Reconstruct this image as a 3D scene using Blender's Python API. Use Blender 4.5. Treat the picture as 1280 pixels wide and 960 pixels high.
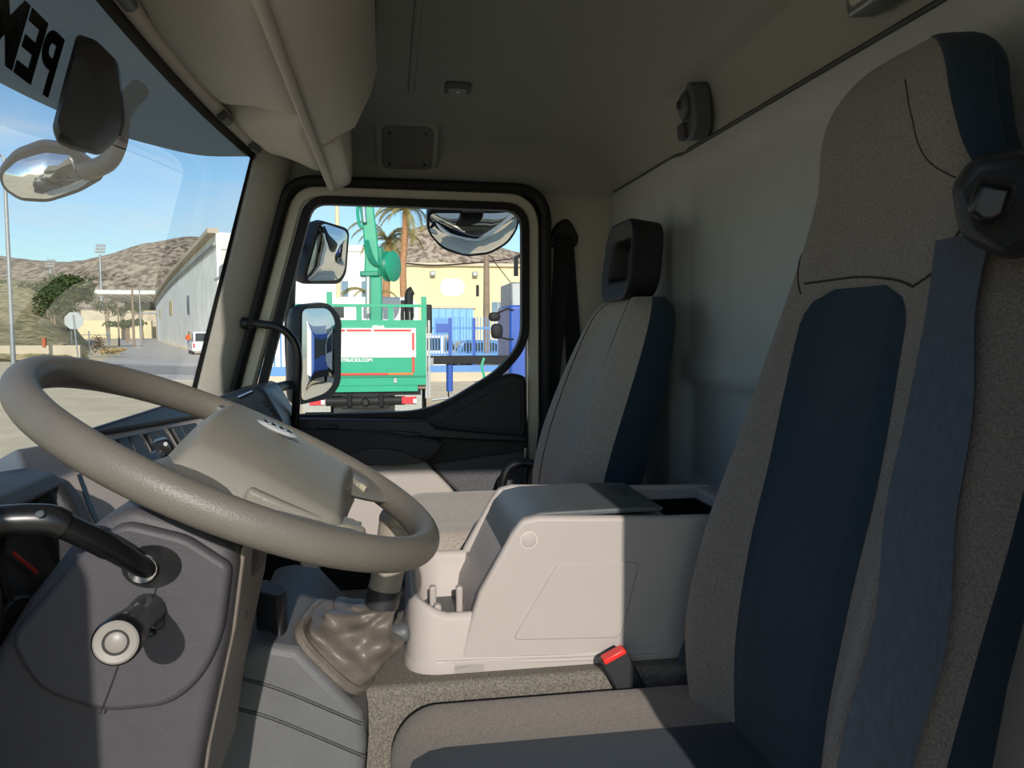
import bpy, bmesh, math, random
from mathutils import Vector as Vec, Matrix, noise

rad = math.radians
for o in list(bpy.data.objects):
    bpy.data.objects.remove(o)
scn = bpy.context.scene
col = scn.collection
random.seed(7)

# ---------------------------------------------------------------- camera
# x = towards the rear of the truck, y = across the cab to the passenger door, z = up (ground at 0)
FPX = 960.0
YAW, PITCH = rad(9.35), math.atan(68 / 960)
CAM = Vec((0, 0, 2.0))
cf = Vec((math.sin(YAW) * math.cos(PITCH), math.cos(YAW) * math.cos(PITCH), -math.sin(PITCH)))
cr = Vec((math.cos(YAW), -math.sin(YAW), 0))
cu = cr.cross(cf)
cam = bpy.data.cameras.new('camera')
cam.sensor_width = 36
cam.lens = 36 * FPX / 1280
cam.clip_start = 0.02
cam.clip_end = 3000
camo = bpy.data.objects.new('camera', cam)
M = Matrix((cr, cu, -cf)).transposed().to_4x4()
M.translation = CAM
camo.matrix_world = M
col.objects.link(camo)
scn.camera = camo

# ---------------------------------------------------------------- sky, sun, exposure
SUN_DIR = Vec((0.004, 1.0, -0.432)).normalized()
w = bpy.data.worlds.new('World')
scn.world = w
w.use_nodes = True
nt = w.node_tree
nt.nodes.clear()
wo = nt.nodes.new('ShaderNodeOutputWorld')
bg = nt.nodes.new('ShaderNodeBackground')
tc = nt.nodes.new('ShaderNodeTexCoord')
sky = nt.nodes.new('ShaderNodeTexSky')
sky.sky_type = 'NISHITA'
sky.sun_disc = False
sky.sun_elevation = math.asin(-SUN_DIR.z)
sky.sun_rotation = rad(180)
sky.air_density = 1.0
sky.dust_density = 0.6
sky.ozone_density = 1.6
# thin streaky cloud mixed over the clear sky
mp = nt.nodes.new('ShaderNodeMapping'); mp.inputs['Scale'].default_value = (1.3, 1.3, 7.0)
nz = nt.nodes.new('ShaderNodeTexNoise'); nz.inputs['Scale'].default_value = 2.6; nz.inputs['Detail'].default_value = 7
rp_ = nt.nodes.new('ShaderNodeValToRGB')
rp_.color_ramp.elements[0].position = 0.5; rp_.color_ramp.elements[1].position = 0.78
rp_.color_ramp.elements[1].color = (0.65, 0.65, 0.65, 1)
mx = nt.nodes.new('ShaderNodeMix'); mx.data_type = 'RGBA'
gain = nt.nodes.new('ShaderNodeMix'); gain.data_type = 'RGBA'; gain.blend_type = 'MULTIPLY'
gain.inputs[0].default_value = 1.0
gain.inputs[7].default_value = (0.70, 0.88, 1.0, 1)
nt.links.new(tc.outputs['Generated'], mp.inputs[0])
nt.links.new(mp.outputs[0], nz.inputs[0])
nt.links.new(nz.outputs['Fac'], rp_.inputs[0])
nt.links.new(sky.outputs[0], gain.inputs[6])
nt.links.new(rp_.outputs[0], mx.inputs[0])
nt.links.new(gain.outputs[2], mx.inputs[6])
mx.inputs[7].default_value = (5.2, 5.5, 6.0, 1)
nt.links.new(mx.outputs[2], bg.inputs[0])
bg.inputs[1].default_value = 0.13
nt.links.new(bg.outputs[0], wo.inputs[0])
sl = bpy.data.lights.new('sun', 'SUN')
sl.energy = 3.5
sl.angle = rad(0.6)
sl.color = (1.0, 0.93, 0.84)
so = bpy.data.objects.new('sun', sl)
so.rotation_euler = SUN_DIR.to_track_quat('-Z', 'Y').to_euler()
so.location = (0, -20, 12)
col.objects.link(so)
vs = scn.view_settings
vs.view_transform = 'Standard'
vs.look = 'None'
vs.exposure = 0.25
vs.gamma = 1
vs.use_curve_mapping = False

# ---------------------------------------------------------------- helpers
def U(px, py, x=None, y=None, z=None):
    """real point on the plane x=, y= or z= along the photograph's sight line"""
    d = cf + cr * ((px - 640) / FPX) + cu * ((480 - py) / FPX)
    t = (x - CAM.x) / d.x if x is not None else (y - CAM.y) / d.y if y is not None else (z - CAM.z) / d.z
    return CAM + d * t

def lin(h):
    c = [int(h[i:i + 2], 16) / 255 for i in (0, 2, 4)]
    return tuple([(v / 12.92 if v <= .04045 else ((v + .055) / 1.055) ** 2.4) for v in c]) + (1,)

def mat(name, c, rough=.5, spec=.5, metal=0, var=0, vs_=40, bump=0, bs=400, rp=(.32, .68), c2=None, detail=3, stretch=(1, 1, 1), emit=0, sheen=0, coat=0):
    m = bpy.data.materials.new(name)
    m.use_nodes = True
    t = m.node_tree
    b = t.nodes['Principled BSDF']
    b.inputs['Base Color'].default_value = lin(c)
    b.inputs['Roughness'].default_value = rough
    b.inputs['Specular IOR Level'].default_value = spec
    b.inputs['Metallic'].default_value = metal
    if coat: b.inputs['Coat Weight'].default_value = coat
    if sheen: b.inputs['Sheen Weight'].default_value = sheen
    if emit:
        b.inputs['Emission Color'].default_value = lin(c); b.inputs['Emission Strength'].default_value = emit
    if var or c2 or bump:
        tcn = t.nodes.new('ShaderNodeTexCoord')
        mpn = t.nodes.new('ShaderNodeMapping'); mpn.inputs['Scale'].default_value = stretch
        t.links.new(tcn.outputs['Object'], mpn.inputs[0])
    if var or c2:
        n = t.nodes.new('ShaderNodeTexNoise'); n.inputs['Scale'].default_value = vs_; n.inputs['Detail'].default_value = detail
        t.links.new(mpn.outputs[0], n.inputs[0])
        r = t.nodes.new('ShaderNodeValToRGB')
        l = lin(c)
        a = tuple(v * (1 - var) for v in l[:3]) + (1,)
        r.color_ramp.elements[0].position = rp[0]; r.color_ramp.elements[1].position = rp[1]
        r.color_ramp.elements[0].color = a
        r.color_ramp.elements[1].color = lin(c2) if c2 else tuple(min(1, v * (1 + var)) for v in l[:3]) + (1,)
        t.links.new(n.outputs['Fac'], r.inputs[0])
        t.links.new(r.outputs[0], b.inputs['Base Color'])
    if bump:
        n2 = t.nodes.new('ShaderNodeTexNoise'); n2.inputs['Scale'].default_value = bs; n2.inputs['Detail'].default_value = 2
        t.links.new(mpn.outputs[0], n2.inputs[0])
        bp = t.nodes.new('ShaderNodeBump'); bp.inputs['Strength'].default_value = bump; bp.inputs['Distance'].default_value = .002 if bs > 50 else .05
        t.links.new(n2.outputs['Fac'], bp.inputs['Height'])
        t.links.new(bp.outputs[0], b.inputs['Normal'])
    return m

def glass_mat(name, tint, refl=1.0, rough=0.0):
    m = bpy.data.materials.new(name)
    m.use_nodes = True
    t = m.node_tree
    t.nodes.clear()
    o = t.nodes.new('ShaderNodeOutputMaterial')
    tr = t.nodes.new('ShaderNodeBsdfTransparent'); tr.inputs[0].default_value = tint
    gl = t.nodes.new('ShaderNodeBsdfGlossy'); gl.inputs['Roughness'].default_value = rough
    fr = t.nodes.new('ShaderNodeFresnel'); fr.inputs[0].default_value = 1.3
    mu = t.nodes.new('ShaderNodeMath'); mu.operation = 'MULTIPLY'; mu.inputs[1].default_value = refl
    mxs = t.nodes.new('ShaderNodeMixShader')
    t.links.new(fr.outputs[0], mu.inputs[0])
    t.links.new(mu.outputs[0], mxs.inputs[0])
    t.links.new(tr.outputs[0], mxs.inputs[1]); t.links.new(gl.outputs[0], mxs.inputs[2])
    t.links.new(mxs.outputs[0], o.inputs[0])
    return m

WL = {}
def wl(o):
    return WL.get(o.name, Vec((0, 0, 0))) if o else Vec((0, 0, 0))

def tag(o, label=None, cat=None, group=None, kind=None):
    if label: o['label'] = label
    if cat: o['category'] = cat
    if group: o['group'] = group
    if kind: o['kind'] = kind
    return o

def thing(name, loc, label=None, cat=None, group=None, kind=None):
    o = bpy.data.objects.new(name, None)
    o.empty_display_size = .05
    col.objects.link(o)
    o.location = loc
    WL[o.name] = Vec(loc)
    return tag(o, label, cat, group, kind)

def smooth_path(pts, n=6, closed=False):
    P = [Vec(p) for p in pts]
    out = []
    L = len(P)
    rng = range(L if closed else L - 1)
    for i in rng:
        p0 = P[i - 1] if (i > 0 or closed) else P[0]
        p1, p2 = P[i], P[(i + 1) % L]
        p3 = P[(i + 2) % L] if (closed or i + 2 < L) else P[-1]
        for k in range(n):
            t = k / n
            out.append(.5 * ((2 * p1) + (p2 - p0) * t + (2 * p0 - 5 * p1 + 4 * p2 - p3) * t * t + (3 * p1 - p0 - 3 * p2 + p3) * t ** 3))
    if not closed: out.append(P[-1])
    return out

def interp(rows, z):
    """smooth interpolation through rows (z, a, b, ...)"""
    if z <= rows[0][0]: return rows[0][1:]
    if z >= rows[-1][0]: return rows[-1][1:]
    for i in range(len(rows) - 1):
        if rows[i][0] <= z <= rows[i + 1][0]:
            r0 = rows[max(0, i - 1)]; r1 = rows[i]; r2 = rows[i + 1]; r3 = rows[min(len(rows) - 1, i + 2)]
            h = r2[0] - r1[0]
            t = (z - r1[0]) / h
            o = []
            for k in range(1, len(r1)):
                m1 = (r2[k] - r0[k]) / (r2[0] - r0[0]) * h
                m2 = (r3[k] - r1[k]) / (r3[0] - r1[0]) * h
                o.append((2 * t ** 3 - 3 * t * t + 1) * r1[k] + (t ** 3 - 2 * t * t + t) * m1 + (3 * t * t - 2 * t ** 3) * r2[k] + (t ** 3 - t * t) * m2)
            return o

def rpoly(pts, r, n=5):
    """2-D polygon with rounded corners; r one radius or a list"""
    out = []
    L = len(pts)
    for i in range(L):
        p = Vec(pts[i]); a = Vec(pts[i - 1]); b = Vec(pts[(i + 1) % L])
        ri = r[i] if isinstance(r, (list, tuple)) else r
        if ri <= 0:
            out.append(tuple(p)); continue
        da, db = (a - p), (b - p)
        k = min(ri, da.length * .48, db.length * .48)
        s, e = p + da.normalized() * k, p + db.normalized() * k
        for j in range(n + 1):
            t = j / n
            out.append(tuple((1 - t) ** 2 * s + 2 * t * (1 - t) * p + t * t * e))
    return out

class G:
    def __init__(self):
        self.v = []; self.f = []
    def add(self, v, f):
        b = len(self.v)
        self.v += [Vec(p) for p in v]
        self.f += [tuple(i + b for i in q) for q in f]
        return self
    def box(self, c, s, rot=None):
        x, y, z = s[0] / 2, s[1] / 2, s[2] / 2
        V = [Vec((a, b, d)) for a in (-x, x) for b in (-y, y) for d in (-z, z)]
        if rot is not None: V = [rot @ p for p in V]
        V = [p + Vec(c) for p in V]
        return self.add(V, [(0, 1, 3, 2), (4, 6, 7, 5), (0, 4, 5, 1), (2, 3, 7, 6), (0, 2, 6, 4), (1, 5, 7, 3)])
    def prism(self, pts, vec):
        n = len(pts); vec = Vec(vec)
        V = [Vec(p) for p in pts] + [Vec(p) + vec for p in pts]
        return self.add(V, [tuple(range(n)), tuple(range(2 * n - 1, n - 1, -1))] + [(i, n + i, n + (i + 1) % n, (i + 1) % n) for i in range(n)])
    def py(self, poly, y0, y1):
        return self.prism([(p[0], y0, p[1]) for p in poly], (0, y1 - y0, 0))
    def loft(self, secs, cap=True, closed=True):
        n = len(secs[0]); V = [p for s in secs for p in s]; f = []
        for i in range(len(secs) - 1):
            for j in range(n if closed else n - 1):
                k = (j + 1) % n
                f.append((i * n + j, i * n + k, (i + 1) * n + k, (i + 1) * n + j))
        if cap and closed:
            f.append(tuple(range(n - 1, -1, -1)))
            f.append(tuple((len(secs) - 1) * n + j for j in range(n)))
        return self.add(V, f)
    def tube(self, path, r, n=12, closed=False, cap=True, flat=1.0):
        P = [Vec(p) for p in path]; L = len(P); secs = []; up = None
        for i in range(L):
            a = P[i - 1] if (i > 0 or closed) else P[i]
            b = P[(i + 1) % L] if (i < L - 1 or closed) else P[i]
            t = (b - a).normalized()
            if up is None:
                up = Vec((0, 0, 1)) if abs(t.z) < .9 else Vec((1, 0, 0))
            s = t.cross(up)
            if s.length < 1e-6: s = t.cross(Vec((1, 0, 0)))
            s.normalize(); up = s.cross(t)
            ri = r[i] if isinstance(r, (list, tuple)) else r
            secs.append([P[i] + s * (ri * math.cos(2 * math.pi * k / n)) + up * (ri * flat * math.sin(2 * math.pi * k / n)) for k in range(n)])
        if closed: secs.append(secs[0])
        return self.loft(secs, cap=cap and not closed)
    def lathe(self, o, axis, prof, n=24, sx=1.0, ref=None):
        ax = Vec(axis).normalized()
        a = ref.normalized() if ref else (ax.cross(Vec((0, 0, 1))) if abs(ax.z) < .9 else ax.cross(Vec((1, 0, 0)))).normalized()
        b = ax.cross(a)
        return self.loft([[Vec(o) + ax * h + a * (rr * sx * math.cos(2 * math.pi * k / n)) + b * (rr * math.sin(2 * math.pi * k / n)) for k in range(n)] for rr, h in prof])
    def grid(self, fn, nu, nv):
        V = [Vec(fn(i / nu, j / nv)) for i in range(nu + 1) for j in range(nv + 1)]
        return self.add(V, [(i * (nv + 1) + j, i * (nv + 1) + j + 1, (i + 1) * (nv + 1) + j + 1, (i + 1) * (nv + 1) + j) for i in range(nu) for j in range(nv)])
    def ell(self, c, r, nu=20, nv=12, e=1.0, rot=None):
        def sp(v): return math.copysign(abs(v) ** e, v)
        secs = []
        for i in range(nv + 1):
            p = -math.pi / 2 + math.pi * i / nv
            p = max(-math.pi / 2 + .02, min(math.pi / 2 - .02, p))
            row = []
            for j in range(nu):
                t = 2 * math.pi * j / nu
                q = Vec((r[0] * sp(math.cos(p)) * sp(math.cos(t)), r[1] * sp(math.cos(p)) * sp(math.sin(t)), r[2] * sp(math.sin(p))))
                row.append(Vec(c) + (rot @ q if rot is not None else q))
            secs.append(row)
        return self.loft(secs)
    def ring(self, path, wd, y0, y1, closed=True):
        """frame of width wd along a path of (x, z) points, between planes y0 and y1"""
        P = [Vec((p[0], p[1])) for p in path]; L = len(P); secs = []
        for i in range(L):
            a = P[i - 1] if (i > 0 or closed) else P[i]
            b = P[(i + 1) % L] if (i < L - 1 or closed) else P[i]
            t = (b - a).normalized(); nn = Vec((-t.y, t.x)) * (wd / 2)
            o1, o2 = P[i] + nn, P[i] - nn
            secs.append([(o1.x, y0, o1.y), (o2.x, y0, o2.y), (o2.x, y1, o2.y), (o1.x, y1, o1.y)])
        if closed: secs.append(secs[0])
        return self.loft(secs, cap=not closed)
    def strap(self, path, wdir, wd, th, ndir=None):
        P = [Vec(p) for p in path]; secs = []
        for i, p in enumerate(P):
            t = (P[min(i + 1, len(P) - 1)] - P[max(i - 1, 0)]).normalized()
            d = wdir[i] if isinstance(wdir, list) else wdir
            d = (Vec(d) - t * Vec(d).dot(t)).normalized()
            n_ = t.cross(d).normalized() * (th / 2)
            wi = wd[i] if isinstance(wd, list) else wd
            secs.append([p + d * wi / 2 + n_, p - d * wi / 2 + n_, p - d * wi / 2 - n_, p + d * wi / 2 - n_])
        return self.loft(secs)
    def build(self, name, m, parent=None, bev=0, seg=2, sub=0, solid=0, ang=38, kind=None, label=None, flat=False):
        c = sum(self.v, Vec((0, 0, 0))) / len(self.v)
        me = bpy.data.meshes.new(name)
        me.from_pydata([tuple(p - c) for p in self.v], [], self.f)
        bm = bmesh.new(); bm.from_mesh(me)
        bmesh.ops.remove_doubles(bm, verts=bm.verts, dist=1e-6)
        bmesh.ops.recalc_face_normals(bm, faces=bm.faces)
        bm.to_mesh(me); bm.free()
        if not flat:
            for p in me.polygons: p.use_smooth = True
            if not sub and not bev: me.set_sharp_from_angle(angle=rad(ang))
        me.materials.append(m)
        o = bpy.data.objects.new(name, me)
        col.objects.link(o)
        o.location = c - wl(parent)
        if parent: o.parent = parent
        WL[o.name] = c.copy()
        if solid:
            s = o.modifiers.new('solid', 'SOLIDIFY'); s.thickness = solid; s.offset = 0
        if bev:
            b = o.modifiers.new('bevel', 'BEVEL'); b.width = bev; b.segments = seg; b.limit_method = 'ANGLE'; b.angle_limit = rad(ang)
            b.harden_normals = False
            me.set_sharp_from_angle(angle=rad(60))
        if sub:
            s = o.modifiers.new('sub', 'SUBSURF'); s.levels = sub; s.render_levels = sub
        if kind: o['kind'] = kind
        if label: o['label'] = label
        return o

def text_mesh(name, body, m, size, origin, xdir, ydir, parent=None, depth=.001, align='LEFT', bold=0.0):
    cu_ = bpy.data.curves.new(name, 'FONT')
    cu_.body = body; cu_.size = size; cu_.extrude = depth; cu_.align_x = align; cu_.offset = bold
    tmp = bpy.data.objects.new(name + '_tmp', cu_)
    col.objects.link(tmp)
    dg = bpy.context.evaluated_depsgraph_get()
    me = bpy.data.meshes.new_from_object(tmp.evaluated_get(dg))
    bpy.data.objects.remove(tmp)
    xd, yd = Vec(xdir).normalized(), Vec(ydir).normalized()
    zd = xd.cross(yd)
    MM = Matrix((xd, yd, zd)).transposed()
    for v in me.vertices: v.co = MM @ v.co
    me.name = name
    me.materials.clear(); me.materials.append(m)
    o = bpy.data.objects.new(name, me)
    col.objects.link(o)
    o.location = Vec(origin) - wl(parent)
    if parent: o.parent = parent
    WL[o.name] = Vec(origin)
    return o

def sstep(a, b, x):
    t = max(0, min(1, (x - a) / (b - a)))
    return t * t * (3 - 2 * t)

# ---------------------------------------------------------------- materials (cab)
m_liner = mat('headliner_felt', '999a93', .9, .2, var=.05, vs_=300, bump=.25, bs=900)
m_wall = mat('rear_wall_vinyl', 'b0b3b2', .55, .35, var=.03, vs_=12, bump=.15, bs=900)
m_pillar = mat('pillar_plastic', 'b3aea3', .5, .4, var=.02, vs_=30, bump=.2, bs=700)
m_shelf = mat('overhead_beige_plastic', 'cfc6ba', .55, .35, var=.02, vs_=20, bump=.2, bs=800)
m_visor = mat('visor_vinyl', 'dad3c8', .6, .3, var=.02, vs_=18, bump=.25, bs=700)
m_beige = mat('console_beige_plastic', 'a8a09b', .5, .35, var=.015, vs_=15, bump=.12, bs=900)
m_dashb = mat('dash_beige_plastic', 'cbc0ba', .5, .35, var=.02, vs_=15, bump=.15, bs=900)
m_dark = mat('dark_plastic', '2c2c2f', .45, .45, var=.05, vs_=20, bump=.3, bs=700)
m_door = mat('door_black_plastic', '2a2a2c', .5, .4, var=.05, vs_=40, bump=.5, bs=500)
m_speck = mat('speckled_door_plastic', '4d4d50', .6, .4, var=.35, vs_=380, bump=.5, bs=420)
m_rubber = mat('black_rubber', '161617', .6, .4, bump=.1, bs=300, var=.05)
m_frame = mat('door_frame_paint', 'cbc5b2', .35, .5, var=.02, vs_=10)
m_column = mat('column_grey_plastic', '474549', .5, .4, var=.04, vs_=60, bump=.25, bs=800)
m_colside = mat('column_taupe_plastic', '7a716a', .45, .4, var=.03, vs_=60, bump=.2, bs=800)
m_wheel = mat('wheel_taupe_vinyl', '67625a', .45, .45, var=.05, vs_=25, bump=.22, bs=520)
m_hub = mat('wheel_hub_plastic', '7c786e', .42, .45, var=.03, vs_=20, bump=.2, bs=600)
m_spoke = mat('wheel_spoke_grey', '6b6964', .42, .45, var=.03, vs_=20, bump=.2, bs=600)
m_insert = mat('spoke_insert', '9c9680', .4, .45)
m_badge = mat('silver_badge', 'c4c6c8', .35, .5, metal=.3, var=.02, vs_=10)
m_seam = mat('seam_stitching', '3b3733', .9, .1)
m_head = mat('headrest_black', '1e1e21', .55, .4, var=.05, vs_=20, bump=.3, bs=600)
m_chrome = mat('chrome', 'd8d8d8', .18, .5, metal=1, var=.02, vs_=10)
m_steel = mat('grey_steel', '8d8f91', .4, .5, metal=.8, var=.1, vs_=30)
m_black = mat('gloss_black_plastic', '131315', .32, .5, var=.05, vs_=20)
m_lid = mat('console_lid_plastic', '55595b', .42, .4, var=.04, vs_=30, bump=.2, bs=800)
m_tray = mat('tray_plastic', '42474d', .4, .5, var=.04, vs_=30, bump=.15, bs=700)
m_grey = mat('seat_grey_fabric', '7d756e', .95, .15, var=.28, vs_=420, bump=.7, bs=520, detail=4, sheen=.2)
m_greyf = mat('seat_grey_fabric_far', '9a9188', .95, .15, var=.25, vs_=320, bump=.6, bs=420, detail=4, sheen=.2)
m_blue = mat('seat_blue_fabric', '2b3742', .95, .12, var=.15, vs_=500, bump=.5, bs=600, sheen=.1)
m_blue2 = mat('seat_teal_fabric', '3f5a68', .95, .12, var=.15, vs_=500, bump=.5, bs=600, sheen=.1)
m_belt = mat('belt_webbing', '4a4f59', .7, .3, var=.12, vs_=200, bump=.5, bs=500, stretch=(1, 1, .25))
m_beltd = mat('belt_webbing_dark', '1d1d20', .75, .3, var=.12, vs_=200, bump=.4, bs=500)
m_carpet = mat('floor_carpet', '6f6a63', .98, .1, var=.4, vs_=330, bump=.9, bs=380, detail=5)
m_tunnel = mat('tunnel_grey_plastic', '5f6061', .5, .4, var=.05, vs_=30, bump=.4, bs=600)
m_leather = mat('boot_leather', '645d56', .42, .5, var=.12, vs_=50, bump=.35, bs=350)
m_knob = mat('lever_grip', '90887c', .45, .45, var=.03, vs_=20, bump=.2, bs=500)
m_red = mat('red_button', 'e0322c', .35, .5, var=.03, vs_=20)
m_ring = mat('knob_ring', '857f78', .4, .45)
m_icon = mat('white_print', 'b4b4b2', .5, .4)
m_needle = mat('red_needle', 'd8301e', .5, .4)
m_gauge = mat('gauge_face', '2c2622', .5, .4, var=.05, vs_=10)
m_mirror = mat('mirror_glass', 'e8ecee', .015, .5, metal=1)
m_mhous = mat('mirror_housing', '1d2229', .45, .5, var=.06, vs_=14, bump=.1, bs=500)
m_glass = glass_mat('window_glass', (.97, .985, .98, 1), .5)
m_screen = glass_mat('windscreen_glass', (.95, .98, .965, 1), .22)
m_band = mat('sun_band_film', '6b6e66', .5, .3, var=.12, vs_=4)
m_cabw = mat('cab_white_paint', 'e3e4e2', .3, .5, var=.02, vs_=6, coat=.3)
m_chas = mat('chassis_black', '1b1c1e', .6, .3, var=.1, vs_=10)

def film_mat():
    m = bpy.data.materials.new('sun_band_film')
    m.use_nodes = True
    t = m.node_tree; t.nodes.clear()
    o = t.nodes.new('ShaderNodeOutputMaterial')
    a = t.nodes.new('ShaderNodeBsdfTransparent'); a.inputs[0].default_value = (.20, .20, .17, 1)
    b = t.nodes.new('ShaderNodeBsdfTranslucent'); b.inputs[0].default_value = (.30, .27, .225, 1)
    d = t.nodes.new('ShaderNodeBsdfDiffuse'); d.inputs[0].default_value = (.28, .26, .22, 1)
    m1 = t.nodes.new('ShaderNodeMixShader'); m1.inputs[0].default_value = .5
    m2 = t.nodes.new('ShaderNodeMixShader'); m2.inputs[0].default_value = .68
    t.links.new(b.outputs[0], m1.inputs[1]); t.links.new(d.outputs[0], m1.inputs[2])
    t.links.new(a.outputs[0], m2.inputs[1]); t.links.new(m1.outputs[0], m2.inputs[2])
    t.links.new(m2.outputs[0], o.inputs[0])
    return m
m_film = film_mat()

# ================================================================ CAB SHELL
YD, YN, YC, XB, ZS, ZR = 2.38, .36, 1.37, .73, 2.43, 2.67
ZF, ZT = 1.05, 1.462

def dome_z(x, y):
    p = max(0, x / XB); q = abs(y - YC) / 1.02
    return ZS + (ZR - ZS) * max(0, 1 - p ** 4) ** (1 / 3) * max(0, 1 - q ** 2.8) ** (1 / 2.8)
def dome_pt(x, y):
    z = dome_z(x, y)
    dx = -.022 * max(sstep(1.79, 1.82, y), sstep(2.555, 2.575, z)) * sstep(.4, .6, x)
    return Vec((x + dx, y, z))
def on_dome(px, py):
    """where a sight line meets the headliner, with the surface normal"""
    d = cf + cr * ((px - 640) / FPX) + cu * ((480 - py) / FPX)
    t = .6
    while t < 4:
        p = CAM + d * t
        if p.x >= XB - .003 or abs(p.y - YC) >= 1.018 or p.z > dome_z(p.x, p.y): break
        t += .002
    e = .01
    n = Vec(((dome_z(p.x + e, p.y) - dome_z(p.x - e, p.y)) / (2 * e), (dome_z(p.x, p.y + e) - dome_z(p.x, p.y - e)) / (2 * e), -1)).normalized()
    return p, n

def cfn(u, v):
    x = -.345 + (XB + .345) * math.sin(u * math.pi / 2)
    y = YC + 1.02 * math.sin((2 * v - 1) * math.pi / 2)
    return dome_pt(x, y)
tag(G().grid(cfn, 90, 120).build('ceiling', m_liner, ang=80), 'grey felt headliner curving down over the cab sides', 'ceiling', kind='structure')
ceil_rib = G().tube([dome_pt(.075, y) + Vec((0, 0, -.001)) for y in [.6 + i * .05 for i in range(31)]], .009, 8)
tag(ceil_rib.build('trim_1', m_liner), 'thin felt covered rib across the headliner behind the shelf', 'trim', kind='structure')

def wfn(u, v):
    y = .34 + 2.12 * u; z = ZF + (2.45 - ZF) * v
    x = XB - .014 * sstep(1.835, 1.86, y)
    rc = sstep(.6, .63, y) * (1 - sstep(1.80, 1.83, y))
    x += .022 * rc * sstep(1.60, 1.64, z) * (1 - sstep(1.85, 1.89, z))
    x += .010 * rc * sstep(1.93, 1.95, z) * (1 - sstep(2.36, 2.40, z))
    return (x, y, z)
tag(G().grid(wfn, 150, 100).build('wall_back', m_wall, ang=80), 'smooth grey vinyl rear wall of the cab with pressed panels', 'wall', kind='structure')
seam = G().tube([(XB - .004 - .014 * sstep(1.835, 1.86, .36 + i * .04), .36 + i * .04, 2.432) for i in range(51)], .0045, 6)
tag(seam.build('trim_2', m_dark), 'dark seam line between the rear wall and the headliner', 'trim', kind='structure')
hookdimple = G().lathe(U(856, 450, x=XB + .012), (-1, 0, 0), [(.001, .008), (.008, .007), (.011, .001), (.012, -.004)], 16, .5)

# right side of the body around the door
g = G()
g.box((.62, 2.435, 1.75), (.32, .03, 1.42)).box((.24, 2.43, 2.475), (1.08, .05, .07))
tag(g.build('wall_right', m_pillar, bev=.008), 'greyish beige pillar trim behind the passenger door', 'wall', kind='structure')
g = G()
g.box((.57, .33, 1.75), (.40, .04, 1.42)).box((.1, .33, 2.47), (1.3, .05, .08)).box((-.62, .33, 1.42), (.54, .04, .72)).box((.0, .33, 1.06), (1.4, .05, .06))
g.prism([(-.365, .31, 2.46), (-.50, .31, 1.76), (-.57, .31, 1.76), (-.44, .31, 2.46)], (0, .05, 0))
tag(g.build('wall_left', m_pillar, bev=.008), 'pillar trim around the open driver side doorway', 'wall', kind='structure')
g = G().box((-.08, 1.38, 1.03), (1.66, 2.15, .05))
tag(g.build('floor', m_carpet), 'dark cab floor of speckled grey carpet', 'floor', kind='structure')
g = G().box((-.905, 1.38, 1.33), (.05, 2.15, .60))
tag(g.build('wall_front', m_dark), 'dark bulkhead below the windscreen', 'wall', kind='structure')
# outer skin
g = G().box((.77, 1.38, 1.80), (.02, 2.2, 1.84)).box((.16, 1.38, 2.71), (1.24, 2.2, .02)).box((.25, 2.47, 2.59), (1.06, .02, .26)).box((.16, .29, 2.59), (1.24, .02, .26)).box((.16, 2.475, 1.15), (1.3, .03, 1.14)).box((-.93, 1.38, 1.08), (.03, 2.2, 1.06)).box((.62, 2.475, 2.05), (.3, .03, .8))
tag(g.build('wall_outer', m_cabw, bev=.01), 'white painted outer body panels of the cab', 'wall', kind='structure')

# engine tunnel
tun = thing('engine_tunnel', (.0, 1.36, ZF), 'carpeted engine tunnel hump between the seats', 'tunnel')
G().box((.12, 1.3675, (ZF + ZT) / 2), (1.19, .465, ZT - ZF)).build('tunnel_cover', m_carpet, tun, bev=.012, seg=3)
# plastic gear shroud in front of the seat
gp = [(296, 812), (330, 806), (372, 812), (452, 893), (458, 930), (450, 1060), (250, 1060), (262, 960)]
G().prism([U(*p, y=1.02) for p in gp], (0, .36, 0)).build('gear_shroud', m_tunnel, tun, bev=.012, seg=3)
for k, (a, b, c_) in enumerate((((292, 846), (350, 862), (452, 905)), ((284, 884), (340, 898), (456, 946)))):
    G().tube(smooth_path([U(*a, y=1.019), U(*b, y=1.019), U(*c_, y=1.019)], 5), .0022, 6).build('shroud_seam', m_dark, tun)

# ================================================================ PASSENGER DOOR
door = thing('door_1', (.03, YD, ZF), 'passenger door with black trim and beige painted window frame', 'door', kind='structure')
WIN = [(-.215, 2.384), (.432, 2.378), (.432, 1.955), (.35, 1.862), (.14, 1.737), (-.392, 1.731)]
WR = [.05, .07, .12, .05, .10, .02]
winp = rpoly(WIN, WR, 6)
G().ring(winp, .024, 2.362, 2.40).build('window_seal', m_rubber, door, bev=.004)
fr = rpoly([(-.445, 1.70), (-.246, 2.409), (.458, 2.404), (.464, 1.06)], [0, .06, .09, 0], 7)
G().ring(fr, .036, 2.372, 2.43, closed=False).build('window_frame', m_frame, door, bev=.006)
sl_ = rpoly([(-.475, 1.72), (-.272, 2.437), (.495, 2.432), (.50, 1.06)], [0, .07, .10, 0], 7)
G().ring(rpoly([(-.46, 1.71), (-.259, 2.423), (.477, 2.418), (.482, 1.06)], [0, .065, .095, 0], 7), .075, 2.402, 2.424, closed=False).build('door_jamb', m_rubber, door)
G().ring(sl_, .03, 2.342, 2.40, closed=False).build('door_seal', m_rubber, door, bev=.010, seg=3)
def dp(name, m, pts, y0, y1, bev=.01, parent=door, r=0, label=None, seg=3):
    q = [U(*p, y=y0) for p in pts]
    pl = [(v.x, v.z) for v in q]
    if r: pl = rpoly(pl, r, 5)
    return G().py(pl, y0, y1).build(name, m, parent, bev=bev, seg=seg, label=label)
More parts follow.
